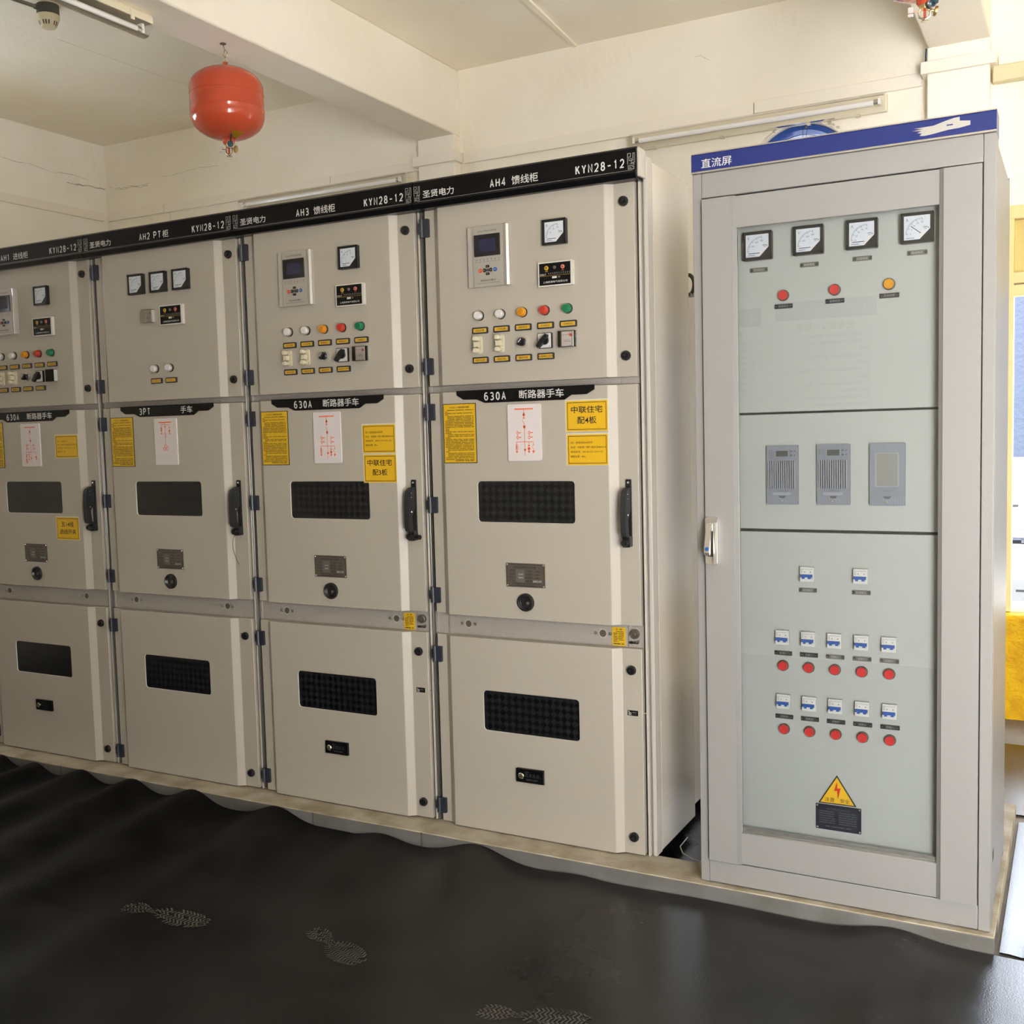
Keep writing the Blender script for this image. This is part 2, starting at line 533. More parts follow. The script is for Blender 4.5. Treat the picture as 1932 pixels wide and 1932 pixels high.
    def build(s, name, parent=None, bevel=0.0, smooth=True, seg=2):
        me = bpy.data.meshes.new(name)
        me.from_pydata(s.v, [], s.f)
        for mm in s.mats:
            me.materials.append(M[mm])
        me.polygons.foreach_set('material_index', s.k)
        if smooth:
            me.polygons.foreach_set('use_smooth', [True] * len(me.polygons))
            me.set_sharp_from_angle(angle=math.radians(32))
        me.update()
        o = bpy.data.objects.new(name, me)
        COL.objects.link(o)
        if parent is not None:
            o.parent = parent
        if bevel:
            md = o.modifiers.new('edge', 'BEVEL')
            md.width = bevel
            md.segments = seg
            md.limit_method = 'ANGLE'
            md.angle_limit = math.radians(30)
        return o

def rrect(x0, x1, z0, z1, r, n=4):
    if r <= 0:
        return [(x0, z0), (x1, z0), (x1, z1), (x0, z1)]
    pts = []
    for cx, cz, a in ((x1 - r, z0 + r, -90), (x1 - r, z1 - r, 0), (x0 + r, z1 - r, 90), (x0 + r, z0 + r, 180)):
        for i in range(n + 1):
            t = math.radians(a + 90 * i / n)
            pts.append((cx + r * math.cos(t), cz + r * math.sin(t)))
    return pts

def tag(o, label, cat, group=None, kind=None):
    o['label'] = label
    o['category'] = cat
    if group:
        o['group'] = group
    if kind:
        o['kind'] = kind
    return o

def thing(name, loc, label, cat, group=None, rz=0.0):
    o = bpy.data.objects.new(name, None)
    o.empty_display_size = 0.05
    COL.objects.link(o)
    o.location = loc
    o.rotation_euler = (0, 0, rz)
    return tag(o, label, cat, group)

def struct(o, label=None):
    o['kind'] = 'structure'
    if label:
        o['label'] = label
        o['category'] = 'structure'
    return o

# ================================================================== THE ROOM
XL, XR, YF, YB = -5.03, 3.4, -3.44, 2.45
ZF, ZC, ZB = -0.055, 3.485, 3.107

b = MB()
b.box(XL - 0.2, XR + 0.2, YF - 0.2, YB + 0.2, ZF - 0.15, ZF, 'concrete')
struct(b.build('floor'), 'bare grey concrete floor under the rubber mats')

b = MB()
b.box(XL - 0.2, XR + 0.2, YF - 0.2, YB + 0.2, ZC, ZC + 0.2, 'ceil')
b.prism_z([(-1.29, 2.44), (-1.31, 2.44), (-1.262, 1.7), (-1.21, 0.9), (-1.18, 0.9), (-1.225, 1.7)], ZC - 0.012, ZC, 'ceil')
b.prism_z([(-3.55, 2.2), (-3.57, 2.2), (-3.60, 0.9), (-3.585, 0.9)], ZC - 0.0015, ZC, 'ceil')
struct(b.build('ceiling'), 'cream plastered ceiling with slab joints')

# wall behind the cabinets: doorway and round fan opening
DX0, DX1, DZ0, DZ1 = 0.876, 1.80, 0.0, 2.34
FX, FZ, FR = -0.073, 2.605, 0.266
b = MB()
y0, y1 = YB, YB + 0.2
FS = 0.30
def wall_piece(x0, x1, z0, z1):
    b.box(x0, x1, y0, y1, z0, z1, 'wall')
wall_piece(XL - 0.2, FX - FS, ZF, ZC)
wall_piece(FX - FS, FX + FS, ZF, FZ - FS)
wall_piece(FX - FS, FX + FS, FZ + FS, ZC)
wall_piece(FX + FS, DX0, ZF, ZC)
wall_piece(DX0, DX1, DZ1, ZC)
wall_piece(DX1, XR + 0.2, ZF, ZC)
N = 48
vs, fs = [], []
for i in range(N):
    a = 2 * math.pi * i / N
    c, s_ = math.cos(a), math.sin(a)
    k = FS / max(abs(c), abs(s_))
    for yy in (y0, y1):
        vs.append((FX + FR * c, yy, FZ + FR * s_))
        vs.append((FX + k * c, yy, FZ + k * s_))
for i in range(N):
    p, q = 4 * i, 4 * ((i + 1) % N)
    fs += [(p, p + 1, q + 1, q), (p + 2, q + 2, q + 3, p + 3), (p, q, q + 2, p + 2)]
b.add(vs, fs, 'wall')
# hairline cracks in the plaster near the corner
def crack(x, z, n, dx, amp, w, y):
    pts = [(x, z)]
    for i in range(n):
        pts.append((pts[-1][0] + dx * random.uniform(0.6, 1.4), pts[-1][1] + random.uniform(-amp, amp) * 0.7))
    for i in range(n):
        b.line(pts[i], pts[i + 1], w * random.uniform(0.5, 1.3), y, 'crack')
crack(-5.00, 3.20, 16, 0.026, 0.018, 0.004, YB - 0.0006)
crack(-4.93, 3.17, 10, 0.03, 0.012, 0.003, YB - 0.0006)
crack(-4.5, 3.2, 14, 0.045, 0.01, 0.002, YB - 0.0006)
crack(-0.62, 3.30, 5, 0.02, 0.02, 0.003, YB - 0.0006)
struct(b.build('wall_back'), 'cream plaster wall behind the row of cabinets')

b = MB()
b.box(XL - 0.2, XL, YF - 0.2, -0.50, ZF, ZC, 'wall_l')
b.box(XL - 0.2, XL, 0.60, YB, ZF, ZC, 'wall_l')
b.box(XL - 0.2, XL, -0.50, 0.60, ZF, 2.20, 'wall_l')  # opening for the added window
b.box(XL - 0.2, XL, -0.50, 0.60, 2.86, ZC, 'wall_l')
def crack_l(y, z, n, dy, amp, w):
    pts = [(y, z)]
    for i in range(n):
        pts.append((pts[-1][0] + dy * random.uniform(0.6, 1.4), pts[-1][1] + random.uniform(-amp, amp) * 0.7))
    for i in range(n):
        (ya, za), (yb, zb) = pts[i], pts[i + 1]
        h = w * random.uniform(0.5, 1.3)
        b.add([(XL + 0.0006, ya, za - h), (XL + 0.0006, yb, zb - h), (XL + 0.0006, yb, zb + h), (XL + 0.0006, ya, za + h)], [(0, 3, 2, 1), (0, 1, 2, 3)], 'crack')
crack_l(2.44, 3.18, 12, -0.03, 0.014, 0.002)
crack_l(2.3, 3.22, 20, -0.05, 0.012, 0.0012)
struct(b.build('wall_left'), 'cream plaster wall at the far left end')

b = MB()
b.box(XL, 1.84, YF - 0.2, YF, ZF, ZC, 'wall')
b.box(3.26, XR + 0.2, YF - 0.2, YF, ZF, ZC, 'wall')
b.box(1.84, 3.26, YF - 0.2, YF, 2.40, ZC, 'wall')
struct(b.build('wall_front'), 'cream plaster wall facing the cabinets')
b = MB()
b.box(1.84, 1.89, YF - 0.12, YF + 0.01, ZF, 2.40, 'doorpaint')
b.box(3.21, 3.26, YF - 0.12, YF + 0.01, ZF, 2.40, 'doorpaint')
b.box(1.89, 3.21, YF - 0.12, YF + 0.01, 2.35, 2.40, 'doorpaint')
struct(b.build('door_2', bevel=0.003), 'yellow frame of the wide open entrance')

b = MB()
b.box(XR, XR + 0.2, YF, YB, ZF, ZC, 'wall')
struct(b.build('wall_right'), 'cream plaster wall on the right')
b = MB()
for y_ in (-0.50, 0.03, 0.56):  # unseen window frame, added to let light into the left bay
    b.box(XL - 0.12, XL + 0.01, y_, y_ + 0.04, 2.20, 2.86, 'doorpaint')
for z_ in (2.20, 2.82):
    b.box(XL - 0.12, XL + 0.01, -0.50, 0.60, z_, z_ + 0.04, 'doorpaint')
struct(b.build('added_window_1', bevel=0.003), 'added unseen high window frame in the left wall, lets in fill light')

# ceiling beams with the pilasters under them
b = MB()
b.box(-2.31, -2.06, YF, YB, ZB, ZC, 'beam')
struct(b.build('trim_1', bevel=0.008), 'plastered ceiling beam carrying the red extinguisher')
b = MB()
b.box(0.53, 0.80, YF, YB, ZB, ZC, 'beam')
struct(b.build('trim_2', bevel=0.008), 'plastered ceiling beam above the grey cabinet')
b = MB()
b.box(-2.31, -2.06, 2.375, YB, ZF, ZB, 'beam')
struct(b.build('trim_3', bevel=0.006), 'plastered pilaster below the ceiling beam')
b = MB()
b.box(0.53, 0.80, 2.375, YB, ZF, ZB, 'beam')
struct(b.build('trim_4', bevel=0.006), 'plastered pilaster behind the grey cabinet')
b = MB()
b.box(0.81, XR, 2.395, YB, 2.905, 2.98, 'paleband')
struct(b.build('trim_5', bevel=0.006), 'pale yellow lintel band above the doorway')

# ---------------------------------------------------------------- doorway in the back wall
b = MB()
b.box(DX0 - 0.012, DX0 + 0.03, YB - 0.02, YB + 0.07, 0.45, 2.335, 'doorpaint')
b.box(DX1 - 0.03, DX1 + 0.012, YB - 0.02, YB + 0.07, 0.45, 2.335, 'doorpaint')
b.box(DX0 - 0.02, DX1 + 0.02, YB - 0.022, YB + 0.07, 2.285, 2.345, 'doorpaint')
b.box(DX0 + 0.02, DX1 - 0.02, YB - 0.018, YB + 0.06, 1.935, 1.983, 'doorpaint')
b.box(DX0 + 0.02, DX1 - 0.02, YB - 0.018, YB + 0.06, 1.990, 2.042, 'doorpaint')
b.box(DX0 + 0.02, DX1 - 0.02, YB + 0.03, YB + 0.05, 2.035, 2.29, 'doorpanel')
b.box(DX0, DX0 + 0.008, YB + 0.07, YB + 0.2, 0.45, 2.0, 'doorlite')
door = struct(b.build('door_1', bevel=0.003), 'open doorway with chipped yellow frame and transom panel')
for z in (1.75, 1.343):
    h = MB()
    h.box(DX0 + 0.008, DX0 + 0.011, YB + 0.078, YB + 0.118, z - 0.05, z + 0.05, 'white')
    for dy, dz in ((0.012, 0.03), (0.03, 0.03), (0.021, 0.0), (0.012, -0.03), (0.03, -0.03)):
        h.lathe([(0.004, 0), (0.003, 0.001)], (DX0 + 0.011, YB + 0.078 + dy, z + dz), (1, 0, 0), 'plate', 10)
    h.box(DX0 + 0.03, DX0 + 0.0315, YB - 0.014, YB + 0.022, z - 0.05, z + 0.05, 'white')
    for dy, dz in ((-0.004, 0.03), (0.012, 0.03), (0.004, 0.0), (-0.004, -0.03), (0.012, -0.03)):
        h.lathe([(0.004, 0), (0.003, 0.001)], (DX0 + 0.0315, YB + dy, z + dz), (1, 0, 0), 'plate', 10)
    h.build('door_hinge', door)

# yellow flood barrier that fills the foot of the doorway
b = MB()
prof = [(2.378, ZF), (2.378, 0.40)]
for i in range(7):
    t = math.radians(180 - 90 * i / 6)
    prof.append((2.408 + 0.030 * math.cos(t), 0.418 + 0.030 * math.sin(t)))
prof += [(2.445, 0.448), (2.445, ZF)]
b.prism_x(list(reversed(prof)), 0.79, 1.95, 'barrier')
tag(b.build('flood_barrier'), 'chipped yellow barrier across the foot of the doorway', 'barrier')
b = MB()
b.box(DX0 + 0.001, DX1 - 0.001, YB + 0.001, YB + 0.199, ZF, 0.468, 'ledge')
struct(b.build('trim_7'), 'worn white sill inside the doorway')

# ================================================================== OUTSIDE
b = MB()
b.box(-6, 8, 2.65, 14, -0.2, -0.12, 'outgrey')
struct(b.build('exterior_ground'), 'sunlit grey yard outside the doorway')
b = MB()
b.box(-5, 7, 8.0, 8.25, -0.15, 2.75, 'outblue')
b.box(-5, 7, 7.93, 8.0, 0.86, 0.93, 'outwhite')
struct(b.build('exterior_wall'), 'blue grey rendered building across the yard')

def ac_unit(x, y, z, label):
    t = thing('air_conditioner', (x, y, z), label, 'air conditioner', 'outdoor units across the yard')
    c = MB()
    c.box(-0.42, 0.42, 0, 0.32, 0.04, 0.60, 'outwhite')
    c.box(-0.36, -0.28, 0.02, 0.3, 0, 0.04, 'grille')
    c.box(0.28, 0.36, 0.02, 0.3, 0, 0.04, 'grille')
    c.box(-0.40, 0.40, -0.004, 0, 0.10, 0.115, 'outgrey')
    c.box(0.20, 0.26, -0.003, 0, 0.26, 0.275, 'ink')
    c.build('casing', t, bevel=0.012)
    g = MB()
    for i in range(9):
        g.box(-0.34 + 0.055 * i, -0.33 + 0.055 * i, -0.012, -0.002, 0.16, 0.56, 'grille')
    for i in range(6):
        g.box(-0.34, 0.11, -0.012, -0.002, 0.17 + 0.075 * i, 0.178 + 0.075 * i, 'grille')
    g.build('fan_guard', t)
    return t
ac_unit(0.55, 5.2, 0.486, 'upper white outdoor unit seen through the doorway')
ac_unit(0.60, 5.2, -0.12, 'lower white outdoor unit standing on the yard')
# ================================================================== PLINTH
b = MB()
PY = -0.098
b.box(-3.6, 1.0, PY, 0.05, -0.006, -0.002, 'plinthtop')
b.box(-3.6, 1.0, PY + 0.002, 0.05, ZF, -0.006, 'plinth')
b.box(0.935, 1.0, 0.05, 1.0, ZF, -0.002, 'plinthtop')
b.box(-3.6, 0.935, 0.9, 1.0, ZF, -0.002, 'plinth')
for x in (-2.62, -1.27, -0.80):
    b.box(x, x + 0.008, PY - 0.001, PY + 0.01, ZF, -0.0035, 'slot')
tag(b.build('cabinet_plinth', bevel=0.003), 'dusty grey steel plinth running under all the cabinets', 'plinth')

# ================================================================== RUBBER MATS
RIDGES = [(-3.35, 0.050, 0.09), (-2.98, 0.055, 0.08), (-2.76, 0.046, 0.075), (-2.46, 0.048, 0.09), (-2.15, 0.050, 0.09),
          (-1.82, 0.052, 0.10), (-1.40, 0.047, 0.10), (-0.93, 0.026, 0.10), (-0.56, 0.044, 0.12), (-0.20, 0.012, 0.10), (0.72, 0.026, 0.11)]
def mat_h(x, y):
    d = max(0.0, PY - y)
    h = 0.0
    for xr, a, w in RIDGES:
        fall = math.exp(-d / (1.7 if xr < -1.2 else 0.45))
        c = xr + 0.12 * d + 0.03 * math.sin(3.1 * d + xr)
        h += a * fall * math.exp(-((x - c) / (w * (1 + 0.35 * d))) ** 2)
    h += 0.004 * math.sin(2.1 * x + 1.3 * y) * math.sin(1.7 * y - 0.6 * x + 1.0)
    h += 0.0022 * math.sin(7.3 * x + 2.0 * y)
    return max(h, 0.0) + 0.004

def mat_edge(x):
    return PY - 0.006 + 0.004 * math.sin(9 * x)

def sheet(name, x0, x1, nx, ylo, yhi, ny, base, label, thick=0.005, hf=mat_h):
    s = MB()
    vs, fs = [], []
    for j in range(ny + 1):
        t = j / ny
        t = 1 - (1 - t) ** 1.6
        for i in range(nx + 1):
            x = x0 + (x1 - x0) * i / nx
            ya, yb = ylo(x), yhi(x)
            y = ya + (yb - ya) * t
            vs.append((x, y, base + hf(x, y)))
    W = nx + 1
    for j in range(ny):
        for i in range(nx):
            fs.append((j * W + i, j * W + i + 1, (j + 1) * W + i + 1, (j + 1) * W + i))
    n0 = len(vs)
    vs += [(x, y, z - thick) for x, y, z in vs]
    for i in range(nx):
        a, c = i, ny * W + i
        fs.append((a, n0 + a, n0 + a + 1, a + 1))
        fs.append((c, c + 1, n0 + c + 1, n0 + c))
    for j in range(ny):
        a, c = j * W, j * W + nx
        fs.append((a, a + W, n0 + a + W, n0 + a))
        fs.append((c, n0 + c, n0 + c + W, c + W))
    s.add(vs, fs, 'mat')
    o = s.build(name)
    return tag(o, label, 'floor mat', 'black rubber floor mats')

seam = lambda x: -1.0 + 0.012 * math.sin(2.3 * x) + 0.006 * math.sin(7 * x)
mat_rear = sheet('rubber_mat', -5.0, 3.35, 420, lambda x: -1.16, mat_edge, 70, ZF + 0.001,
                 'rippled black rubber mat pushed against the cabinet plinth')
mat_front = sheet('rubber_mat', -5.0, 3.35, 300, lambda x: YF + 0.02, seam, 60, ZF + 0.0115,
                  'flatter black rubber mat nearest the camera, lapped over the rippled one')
def side_h(x, y):
    lift = 0.022 * math.exp(-((y + 0.075) / 0.05) ** 2) * min(1.0, max(0.0, (x - 1.05) / 0.12)) * (0.6 + 0.4 * math.sin(6 * x))
    return 0.006 + lift + 0.010 * math.exp(-((x - 1.025) / 0.015) ** 2) + 0.003 * math.sin(3 * x + 2 * y)
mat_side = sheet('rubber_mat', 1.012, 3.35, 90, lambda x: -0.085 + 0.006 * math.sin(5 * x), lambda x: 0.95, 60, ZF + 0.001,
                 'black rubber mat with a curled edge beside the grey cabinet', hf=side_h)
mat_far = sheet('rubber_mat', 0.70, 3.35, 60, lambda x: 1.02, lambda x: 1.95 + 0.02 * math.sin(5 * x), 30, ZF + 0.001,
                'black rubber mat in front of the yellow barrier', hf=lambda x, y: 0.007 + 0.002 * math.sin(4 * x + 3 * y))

def footprint(x, y, ang, base, host, length=0.285, w=0.10):
    s = MB()
    ca, sa = math.cos(ang), math.sin(ang)
    def P(u, v):
        X, Y = x + u * ca - v * sa, y + u * sa + v * ca
        return (X, Y, base + mat_h(X, Y) + 0.0012)
    def half(u):
        t = u / length
        if t < 0.30:
            return 0.033 * math.sqrt(max(0, 1 - ((t - 0.16) / 0.165) ** 2)) if abs(t - 0.16) < 0.16 else 0.02
        if t < 0.42:
            return 0.013
        return 0.046 * math.sqrt(max(0, 1 - ((t - 0.70) / 0.30) ** 2)) if abs(t - 0.70) < 0.29 else 0.0
    u = 0.004
    rr = random.Random(int(x * 1000) + 5)
    while u < length - 0.006:
        hw = half(u + 0.005)
        if hw > 0.008:
            n = 6
            for i in range(n):
                if rr.random() < 0.10:
                    continue
                va, vb = -hw + 2 * hw * i / n, -hw + 2 * hw * (i + 1) / n
                za, zb = (0.006 if i % 2 else -0.003), (-0.003 if i % 2 else 0.006)
                th = 0.0062 * rr.uniform(0.75, 1.1)
                s.add([P(u + za, va), P(u + za + th, va), P(u + zb + th, vb), P(u + zb, vb)], [(0, 1, 2, 3), (3, 2, 1, 0)], 'dust')
        u += 0.0115
    o = s.build('footprint', host)
    return o
footprint(-1.315, -0.935, 0.30, ZF + 0.001, mat_rear)
footprint(-0.745, -0.755, -0.42, ZF + 0.001, mat_rear)
footprint(-0.10, -0.925, 0.28, ZF + 0.001, mat_rear)

# ================================================================== SWITCHGEAR CABINETS
FRET = [[(0, .33), (0, 1), (.45, 1), (.45, .80), (.22, .80), (.22, .55), (.78, .55), (.78, 1), (1, 1), (1, .40), (.55, .40), (.55, .68), (.40, .68)],
        [(.08, .28), (.08, 0), (.28, 0), (.28, .22), (.92, .22), (.92, .34), (.36, .34)], [(.45, .14), (.45, 0), (.92, 0), (.92, .14), (.62, .14)]]

def header_sign(t, k, title, tx0, tx1, maker=True):
    s = MB()
    s.prism_x([(-0.020, 2.137), (-0.028, 2.128), (-0.020, 2.112), (0.034, 2.112), (0.034, 2.200), (0.030, 2.206), (-0.014, 2.206), (-0.020, 2.200)], 0.0015, 0.7985, 'sign')
    y = -0.0206
    s.line((0.02, 2.1362), (0.788, 2.1362), 0.0016, y, 'fret')
    for ux in (0.006, 0.772):
        for pl in FRET:
            pts = [(ux + p[0] * 0.022, 2.140 + p[1] * 0.046) for p in pl]
            s.polyline(pts, 0.0013, y, 'fret')
    if maker:
        s.text('圣贤电力', 0.040, 0.161, 2.1455, 2.1705, y, 'white', 0.008)
    lat, cn = title
    s.strokes(lat, tx0, tx0 + 0.058, 2.1465, 2.1730, y, 'white', 0.0036)
    if cn[:2] == 'PT':
        s.strokes('PT', tx1, tx1 + 0.040, 2.1465, 2.1730, y, 'white', 0.0036)
        s.text('柜', tx1 + 0.048, tx1 + 0.079, 2.1455, 2.1735, y, 'white', 0.006)
    else:
        s.text(cn, tx1, tx1 + 0.0315 * len(cn), 2.1455, 2.1735, y, 'white', 0.006)
    s.strokes('KYN28-12', 0.600, 0.762, 2.1465, 2.1735, y, 'white', 0.0038)
    return s.build('header_sign', t)

DP_L = [(0.018, 0.046), (0.018, 0.020), (0.057, 0.020), (0.082, 0.0)]
DP_R = [(0.684, 0.0), (0.709, 0.020), (0.776, 0.020), (0.776, 0.046)]
def door_leaf(name, t, z0, z1, hole=None):
    s = MB()
    prof = DP_L + DP_R
    for i in range(len(prof) - 1):
        p, q = prof[i], prof[i + 1]
        if i == 3 and hole:
            x0, x1, h0, h1 = hole
            rr = rrect(x0, x1, h0, h1, 0.012, 4)
            n = len(rr)
            oc = [(q[0], z0), (q[0], z1), (p[0], z1), (p[0], z0)]
            vs = [(u, 0.0, z) for u, z in rr] + [(u, 0.0, z) for u, z in oc]
            fs = []
            for c in range(4):
                for j in range(4):
                    fs.append((c * 5 + j, n + c, c * 5 + j + 1))
                nxt = ((c + 1) * 5) % n
                fs.append((c * 5 + 4, n + c, n + (c + 1) % 4, nxt))
            s.add(vs, fs, 'paint')
            vs = [(u, 0.0, z) for u, z in rr] + [(u, 0.005, z) for u, z in rr]
            s.add(vs, [(j, (j + 1) % n, n + (j + 1) % n, n + j) for j in range(n)], 'rim')
        else:
            s.add([(p[0], p[1], z0), (q[0], q[1], z0), (q[0], q[1], z1), (p[0], p[1], z1)], [(0, 1, 2, 3)], 'paint')
    n = len(prof)
    s.add([(p[0], p[1], z0) for p in prof], [tuple(reversed(range(n)))], 'paint')
    s.add([(p[0], p[1], z1) for p in prof], [tuple(range(n))], 'paint')
    s.add([(0.018, 0.046, z0), (0.776, 0.046, z0), (0.776, 0.046, z1), (0.018, 0.046, z1)], [(3, 2, 1, 0)], 'paint')
    bm = bmesh.new()
    o = s.build(name, t, smooth=True)
    bm.from_mesh(o.data)
    bmesh.ops.remove_doubles(bm, verts=bm.verts, dist=1e-5)
    bm.to_mesh(o.data)
    bm.free()
    o.data.polygons.foreach_set('use_smooth', [True] * len(o.data.polygons))
    o.data.set_sharp_from_angle(angle=math.radians(25))
    md = o.modifiers.new('edge', 'BEVEL')
    md.width = 0.0022
    md.segments = 2
    md.limit_method = 'ANGLE'
    md.angle_limit = math.radians(28)
    return o

def window_pane(par, hole, name='inspection_window'):
    x0, x1, z0, z1 = hole
    s = MB()
    s.plate(x0 + 0.0004, x1 - 0.0004, z0 + 0.0004, z1 - 0.0004, 0.0030, 0.0046, 'diamond', 0.012)
    return s.build(name, par)

def knob(par, z, u=0.741):
    s = MB()
    s.lathe([(0.0155, 0), (0.0155, 0.006), (0.013, 0.011), (0.0085, 0.011), (0.0085, 0.007), (0.006, 0.007), (0.006, 0.015), (0.001, 0.016)], (u, 0.0202, z), (0, -1, 0), 'black', 20)
    return s.build('quarter_turn_lock', par)

def hinge(par, zt, zb):
    s = MB()
    s.plate(0.010, 0.039, zb, zt, 0.010, 0.0198, 'hinge', 0.003, 2)
    s.lathe([(0.0075, 0), (0.0075, zt - zb)], (0.010, 0.0125, zb), (0, 0, 1), 'hinge', 10)
    s.plate(-0.004, 0.010, zb + 0.012, zb + 0.030, 0.012, 0.030, 'hinge', 0.0)
    s.plate(-0.004, 0.010, zt - 0.030, zt - 0.012, 0.012, 0.030, 'hinge', 0.0)
    return s.build('hinge', par)

def needle_meter(par, u, z, y, w=0.082, h=0.079, unit='A', marks=(), deep=0.014, needle=0.0, name='ammeter', pale=False):
    s = MB()
    x0, x1, z0, z1 = u - w / 2, u + w / 2, z - h / 2, z + h / 2
    s.plate(x0, x1, z0, z1, y - deep, y, 'black', 0.003, 2)
    f = y - deep - 0.0004
    m = 0.0085
    a, c, d, e = x0 + m, x1 - m, z0 + m, z1 - m
    cut = 0.026
    s.poly([(a, d), (c - cut, d), (c, d + cut), (c, e), (a, e)], f, 'meter')
    f -= 0.0004
    ox, oz = c - cut * 0.75, d + 0.014
    R = 0.041
    for i in range(21):
        t = math.radians(178 - 88 * i / 20)
        L = 0.006 if i % 5 == 0 else 0.0032
        s.line((ox + R * math.cos(t), oz + R * math.sin(t)), (ox + (R - L) * math.cos(t), oz + (R - L) * math.sin(t)), 0.0007 if i % 5 else 0.0011, f, 'meterd')
    s.ring(ox, oz, R - 0.0003, R + 0.0003, f, 'meterd', 16, math.radians(90), math.radians(178))
    for i, mk in enumerate(marks):
        t = math.radians(178 - 88 * (i + (1 if len(marks) < 5 else 0)) / max(1, len(marks) - (0 if len(marks) < 5 else 1)))
        cx, cz = ox + (R - 0.012) * math.cos(t), oz + (R - 0.011) * math.sin(t)
        s.text(mk, cx - 0.006, cx + 0.006, cz - 0.0022, cz + 0.0022, f, 'meterd', keep='c')
    s.text(unit, a + 0.005, a + 0.005 + 0.006 * len(unit), e - 0.014, e - 0.006, f, 'meterd')
    t = math.radians(180 - needle)
    s.line((ox, oz - 0.004 + 0.004 * math.sin(t)), (ox + (R - 0.003) * math.cos(t), oz - 0.004 + (R - 0.003) * math.sin(t)), 0.0018, f - 0.0002, 'ink')
    s.line((a + 0.006, d + 0.0045), (a + 0.026, d + 0.0045), 0.0014, f, 'meterd')
    s.line((c - 0.017, d + 0.031), (c - 0.006, d + 0.031), 0.0016, f, 'meterd')
    s.line((c - 0.015, d + 0.027), (c - 0.008, d + 0.027), 0.0012, f, 'meterd')
    s.disc(c - 0.0045, d + 0.0285, f, 0.0014, 0.0002, 'ink', 8)
    # white page-curl next to the black corner
    s.poly([(c - cut - 0.0005, d + 0.0008), (c - 0.0008, d + cut + 0.0002), (c - 0.012, d + cut - 0.004), (c - cut + 0.001, d + 0.014)], f - 0.0003, 'lw')
    # plain raised rim of the case
    s.box(x0, x0 + 0.005, y - deep - 0.002, y - deep, z0, z1, 'black')
    s.box(x1 - 0.005, x1, y - deep - 0.002, y - deep, z0, z1, 'black')
    s.box(x0, x1, y - deep - 0.002, y - deep, z1 - 0.005, z1, 'black')
    s.box(x0, x1, y - deep - 0.002, y - deep, z0, z0 + 0.005, 'black')
    return s.build(name, par)

